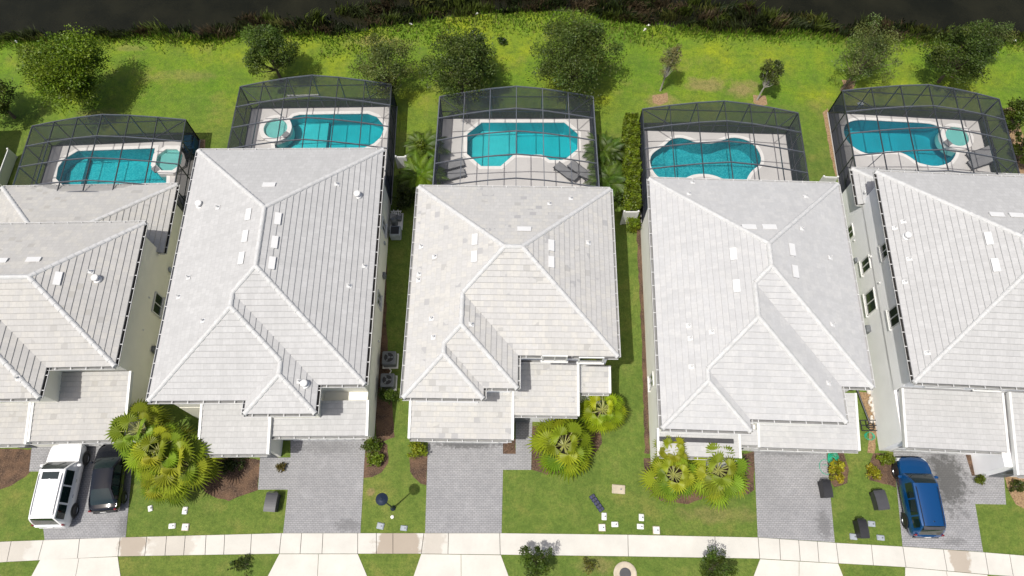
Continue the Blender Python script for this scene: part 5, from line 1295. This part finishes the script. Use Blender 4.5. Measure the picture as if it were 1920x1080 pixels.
def bin_(label, px, py, w_, l_, h, rz, mat):
    x, y = P(px, py, h * .6); h *= .8; r_ = thing('wheeled_bin', label, 'bin', (x, y, 0), rz, 'dark bins standing on lawns and driveway'); b = MB()
    hw, hl = w_ / 2, l_ / 2; k = .93
    vs = [(-hw * k, -hl * k, .04), (hw * k, -hl * k, .04), (hw * k, hl * k, .04), (-hw * k, hl * k, .04), (-hw, -hl, h * .93), (hw, -hl, h * .93), (hw, hl, h * .93), (-hw, hl, h * .93)]
    b.mesh(vs, [(3, 2, 1, 0), (4, 5, 6, 7), (0, 1, 5, 4), (1, 2, 6, 5), (2, 3, 7, 6), (3, 0, 4, 7)]); b.build('bin_body', M[mat], r_)
    b = MB(); n = 8; pr = [(-hl - .03 + (l_ + .06) * t / n, h * .93 + .07 * math.sin(math.pi * t / n) ** .6) for t in range(n + 1)]
    for (a, za), (c, zc) in zip(pr, pr[1:]): b.face([(-hw - .03, a, za), (hw + .03, a, za), (hw + .03, c, zc), (-hw - .03, c, zc)][::1])
    for s_ in (-1, 1): b.face([(s_ * (hw + .03), a, za) for a, za in pr] + [(s_ * (hw + .03), hl + .03, h * .9), (s_ * (hw + .03), -hl - .03, h * .9)])
    b.face([(-hw - .03, -hl - .03, h * .9), (hw + .03, -hl - .03, h * .9), (hw + .03, -hl - .03, h * .93), (-hw - .03, -hl - .03, h * .93)]); b.build('lid', M[mat], r_)
    b = MB(); b.tube([(-hw * .8, hl + .08, h * .86), (hw * .8, hl + .08, h * .86)], .02); b.bar((-hw * .8, hl - .02, h * .86), (-hw * .8, hl + .08, h * .86), .03); b.bar((hw * .8, hl - .02, h * .86), (hw * .8, hl + .08, h * .86), .03); b.build('handle', M['black'], r_)
    for s_ in (-1, 1): b = MB(); b.tube([(s_ * (hw * .8), hl * .82, .12), (s_ * (hw * .98), hl * .82, .12)], .12, 14); b.build('wheel', M['black'], r_)
    return r_
bin_('dark grey bin on the second lawn, left of the second driveway', 509, 942, .62, 1.02, .95, -.06, 'dgrey')
bin_('black round-topped bin on the edge of the fourth driveway', 1549.5, 917, .46, .95, 1.0, .02, 'black')
bin_('dark grey tilted-looking bin left of the blue car', 1651, 938, .62, 1.05, .9, .10, 'dgrey')
bin_('black bin between light covers near the sidewalk', 1617, 992, .46, .98, 1.0, .02, 'black')
x, y = P(1119, 943, .1); r_ = thing('folded_mat', 'dark navy oblong mat lying askew on the middle lawn', 'mat', (x, y, 0), R(124)); b = MB()
for k in range(5): b.box((-.44 + k * .22, 0, .07), (.21, .34, .12), bev=.03)
b.build('mat', M['navy'], r_); b = MB(); b.box((0, 0, .135), (1.0, .05, .02)); b.build('strap', M['black'], r_)
# street lamp
x, y = P(737, 953, 0); r_ = thing('street_lamp', 'dark post lamp with round disc head on the second lawn', 'street lamp', (x, y, 0))
b = MB(); b.tube([(0, 0, 0), (0, 0, .5), (0, 0, 3.75)], [.075, .055, .04], 12); b.build('pole', M['lampb'], r_, smooth=True)
b = MB(); b.lathe((0, 0, 0), [(.16, 0), (.16, .05), (.10, .12), (.10, .3), (.06, .36)], 14); b.build('base', M['lampb'], r_)
b = MB(); b.lathe((0, 0, 3.72), [(.06, 0), (.14, .04), (.13, .26), (.05, .30)], 14); b.build('lantern', M['offw'], r_, smooth=True)
b = MB(); b.lathe((0, 0, 3.98), [(.33, 0), (.335, .02), (.29, .07), (.12, .12), (.05, .16), (.02, .2)], 26); b.build('lamp_shade', M['lampb'], r_, smooth=True)
# air conditioners and pool equipment
def ac(label, px, py, w_=.86, h=.85):
    x, y = P(px, py, h); r_ = thing('air_conditioner', label, 'air conditioner', (x, y, 0), .01, 'outdoor air conditioning units'); b = MB()
    b.box((0, 0, .05), (w_ + .12, w_ + .12, .1)); b.build('pad', M['offw'], r_)
    b = MB(); b.box((0, 0, .1 + h / 2 - .05), (w_, w_, h - .1), bev=.06); b.build('cabinet', M['grey'], r_)
    for k in range(4): pass
    b = MB(); b.lathe((0, 0, h), [(.34, .0), (.34, .035), (.31, .035), (.31, .012)], 24); b.build('fan_ring', M['grey'], r_)
    b = MB(); b.lathe((0, 0, h - .002), [(.30, .0), (.30, .022)], 24); b.build('fan_opening', M['black'], r_)
    b = MB()
    for k in range(3):
        a = k * 2.09; b.mesh([(.05 * math.cos(a), .05 * math.sin(a), h + .03), (.28 * math.cos(a - .25), .28 * math.sin(a - .25), h + .026), (.29 * math.cos(a + .25), .29 * math.sin(a + .25), h + .038)], [(0, 1, 2)])
    b.lathe((0, 0, h + .012), [(.08, 0), (.08, .03)], 12); b.build('fan', M['grey'], r_); return r_
ac('grey air conditioner in the shaded side strip, the upper of the two', 729, 670)
ac('grey air conditioner in the shaded side strip, the lower of the two', 726, 712)
x, y = P(728, 692, .1); r_ = thing('refrigerant_line', 'white twisted pipes between the two air conditioners', 'pipe', (x, y, 0)); b = MB(); b.tube([(-.25, .35, .12), (0, .2, .2), (.1, 0, .15), (.22, -.15, .2), (.1, -.3, .1)], .035, 6); b.build('pipe', M['offw'], r_)
x, y = P(742, 411, .4); r_ = thing('pool_pump', 'grey pool pump with white pipework in the shaded strip', 'pool pump', (x, y, 0)); b = MB(); b.box((0, 0, .05), (.9, 1.3, .1)); b.build('pad', M['offw'], r_)
b = MB(); b.lathe((-.1, -.2, .1), [(.24, 0), (.24, .6), (.14, .78)], 16); b.box((.2, .2, .3), (.35, .5, .35), bev=.05); b.build('pump_body', M['grey'], r_)
b = MB()
for k in range(5): b.tube([(-.3 + k * .15, .45, .1), (-.3 + k * .15, .5 + .1 * (k % 2), .65), (-.1 + k * .1, .25, .7 - .06 * k)], .03, 6)
b.tube([(-.35, .5, .6), (.4, .52, .62)], .03, 6); b.build('pipework', M['offw'], r_)
x, y = P(742, 437, .4); r_ = thing('pool_heater', 'square pool heater with dark top beside the pool pump', 'pool heater', (x, y, 0)); b = MB(); b.box((0, 0, .4), (.72, .72, .8), bev=.05); b.build('cabinet', M['lgrey'], r_); b = MB(); b.box((0, 0, .81), (.56, .56, .03)); b.build('grille', M['black'], r_)
# wall boxes on the houses' side walls (parts of the houses)
def wallbox(root, O, ang, px, py, plane, face, d, mat, name='meter_box'):
    ca, sa = math.cos(R(ang)), math.sin(R(ang)); dd = ray(px, py); o = (-O[0] * ca - O[1] * sa, O[0] * sa - O[1] * ca); co = (dd.x * ca + dd.y * sa, -dd.x * sa + dd.y * ca)
    t = (plane - o[0]) / co[0]; sg = 1 if face == 'r' else -1; b = MB(); b.box((plane + sg * d[0] / 2, o[1] + co[1] * t, CAMH + dd.z * t), d, bev=.03); b.build(name, M[mat], root)
for px, py, d, m_ in ((718, 517, (.2, .35, .5), 'grey'), (722, 554, (.18, .3, .4), 'grey'), (720, 456, (.1, .2, .3), 'lgrey'), (709, 640, (.1, .15, .15), 'white')): wallbox(h2[0], (-19.83, 26.27), .35, px, py, 11.3, 'r', d, m_)
for px, py, d, m_ in ((287, 656, (.25, .4, .5), 'grey'), (318, 506, (.15, .3, .4), 'lgrey'), (279, 558, (.08, .12, .12), 'white'), (268, 619, (.08, .1, .1), 'white')): wallbox(h1[0], (-28.8, 20.95), 1.1, px, py, 6.28, 'r', d, m_)
for px, py, d, m_ in ((1630, 618, (.3, .45, .5), 'grey'), (1606, 489, (.2, .3, .4), 'grey'), (1634, 481, (.1, .14, .14), 'white'), (1650, 530, (.1, .12, .12), 'white'), (1603, 451, (.1, .12, .12), 'white'), (1623, 360, (.1, .2, .2), 'white')): wallbox(h5[0], (22.68, 24.69), -2.8, px, py, .4, 'l', d, m_)
# fence panels, hose, basketball hoop, collar
def panel(label, px, py, w_, rz, h=1.8, d=.06):
    x, y = P(px, py, h); r_ = thing('fence_panel', label, 'fence', (x, y, 0), rz, 'white vinyl fence panels'); b = MB(); b.box((0, 0, h / 2), (w_ - .1, d, h - .1)); 
    for k in range(int(w_ / .15)): b.box((-w_ / 2 + .12 + k * .15, -.035, h / 2), (.13, .015, h - .25))
    b.build('panel', M['white'], r_)
    for s_ in (-1, 1): b = MB(); b.box((s_ * w_ / 2, 0, h / 2 + .03), (.12, .12, h + .06), bev=.02); b.build('post', M['white'], r_)
panel('white fence panel at the end of the hedge by the fourth house', 1184, 396, .95, 0)
panel('white fence panel between the fourth house and the rightmost cage', 1558, 331, .95, -.04)
panel('low white fence panel at the left edge beside the first pool cage', 3, 308, 2.6, R(88), 1.1)
panel('white fence panel stub beside the second house, above the pool pump', 751, 293, .7, 0, 1.5)
x, y = P(1556, 868, 0); r_ = thing('garden_hose', 'green garden hose coiled between driveway and yellow shrub', 'hose', (x, y, .03)); b = MB(); pts = []
for k in range(150):
    a = k * .55; rr = .22 + .12 * math.sin(k * .21) + .05 * math.sin(k * .9); pts.append((.18 + rr * math.cos(a), .25 + rr * math.sin(a) * 1.1, .02 + .0009 * k))
b.tube(pts, .018, 5); p2 = [(-.15 + .32 * math.cos(.25 * k) - .22, -.10 + .36 * math.sin(.25 * k) * 1.0 - .012 * k, .02) for k in range(34)]; b.tube(p2, .016, 5); b.build('hose', M['hose'], r_)
x, y = P(1630, 818, 0); r_ = thing('garden_hose', 'second small heap of green hose on the side lawn', 'hose', (x, y, .02)); b = MB(); b.tube([(.25 * math.cos(k * .7) * (1 + .3 * math.sin(k * .33)), .25 * math.sin(k * .7), .02 + .001 * k) for k in range(60)], .012, 5); b.build('hose', M['hose'], r_)
x, y = P(1631, 798, .1); r_ = thing('basketball_hoop', 'black basketball hoop lying on the grass between the two right houses', 'basketball hoop', (x, y, 0), .0)
b = MB(); 
for a, c in (((-.55, -.32), (.55, -.32)), ((.55, -.32), (.55, .32)), ((.55, .32), (-.55, .32)), ((-.55, .32), (-.55, -.32)), ((-.22, -.12), (.22, -.12)), ((.22, -.12), (.22, .28)), ((-.22, .28), (-.22, -.12)), ((-.55, .0), (.55, .0))): b.bar((*a, .14), (*c, .14), .05)
b.build('backboard', M['black'], r_); b = MB(); b.tube([(0, .1, .16), (-.25, 1.3, .22), (-.5, 2.6, .3)], .06, 8); b.build('pole', M['black'], r_)
b = MB(); b.tube([(.2 * math.cos(k * .4), -.1 + .2 * math.sin(k * .4), .24) for k in range(17)], .02, 6); b.build('rim', M['black'], r_)
for i_, (px, py) in enumerate(((1636, 760), (1640, 772), (1634, 748), (1641, 785), (1632, 739))):
    pass
rk = []
for k in range(14):
    x, y = P(1634 + rs.uniform(-7, 8), 735 + k * 4.2, 0); rk.append((x, y))
o0 = None
for k, (x, y) in enumerate(rk):
    if o0 is None:
        b = MB(); b.lathe((0, 0, 0), [(.10, 0), (.14, .05), (.11, .11), (.04, .14)], 7); o0 = b.build('rock', M['rocks']); tag(o0, 'pale rock in the bed between the two right houses', 'rock', 'pale rocks by the right house wall'); o = o0
    else: o = o0.copy(); SC.collection.objects.link(o)
    o.location = (x, y, .01); o.rotation_euler = (0, 0, k * 1.3); o.scale = (1 + .4 * math.sin(k), 1 + .3 * math.cos(k * 2), 1)
x, y = P(1172, 1076, 0); r_ = thing('manhole', 'round tan concrete collar with dark lid in the grass verge', 'manhole', (x, y, 0)); b = MB()
b.lathe((0, 0, -.02), [(.66, 0), (.66, .07), (.60, .09), (.34, .09)], 32); b.build('collar', M['tan'], r_); b = MB(); b.lathe((0, 0, .07), [(.33, 0), (.33, .015), (.28, .02)], 24); b.build('lid', M['dgrey'], r_)
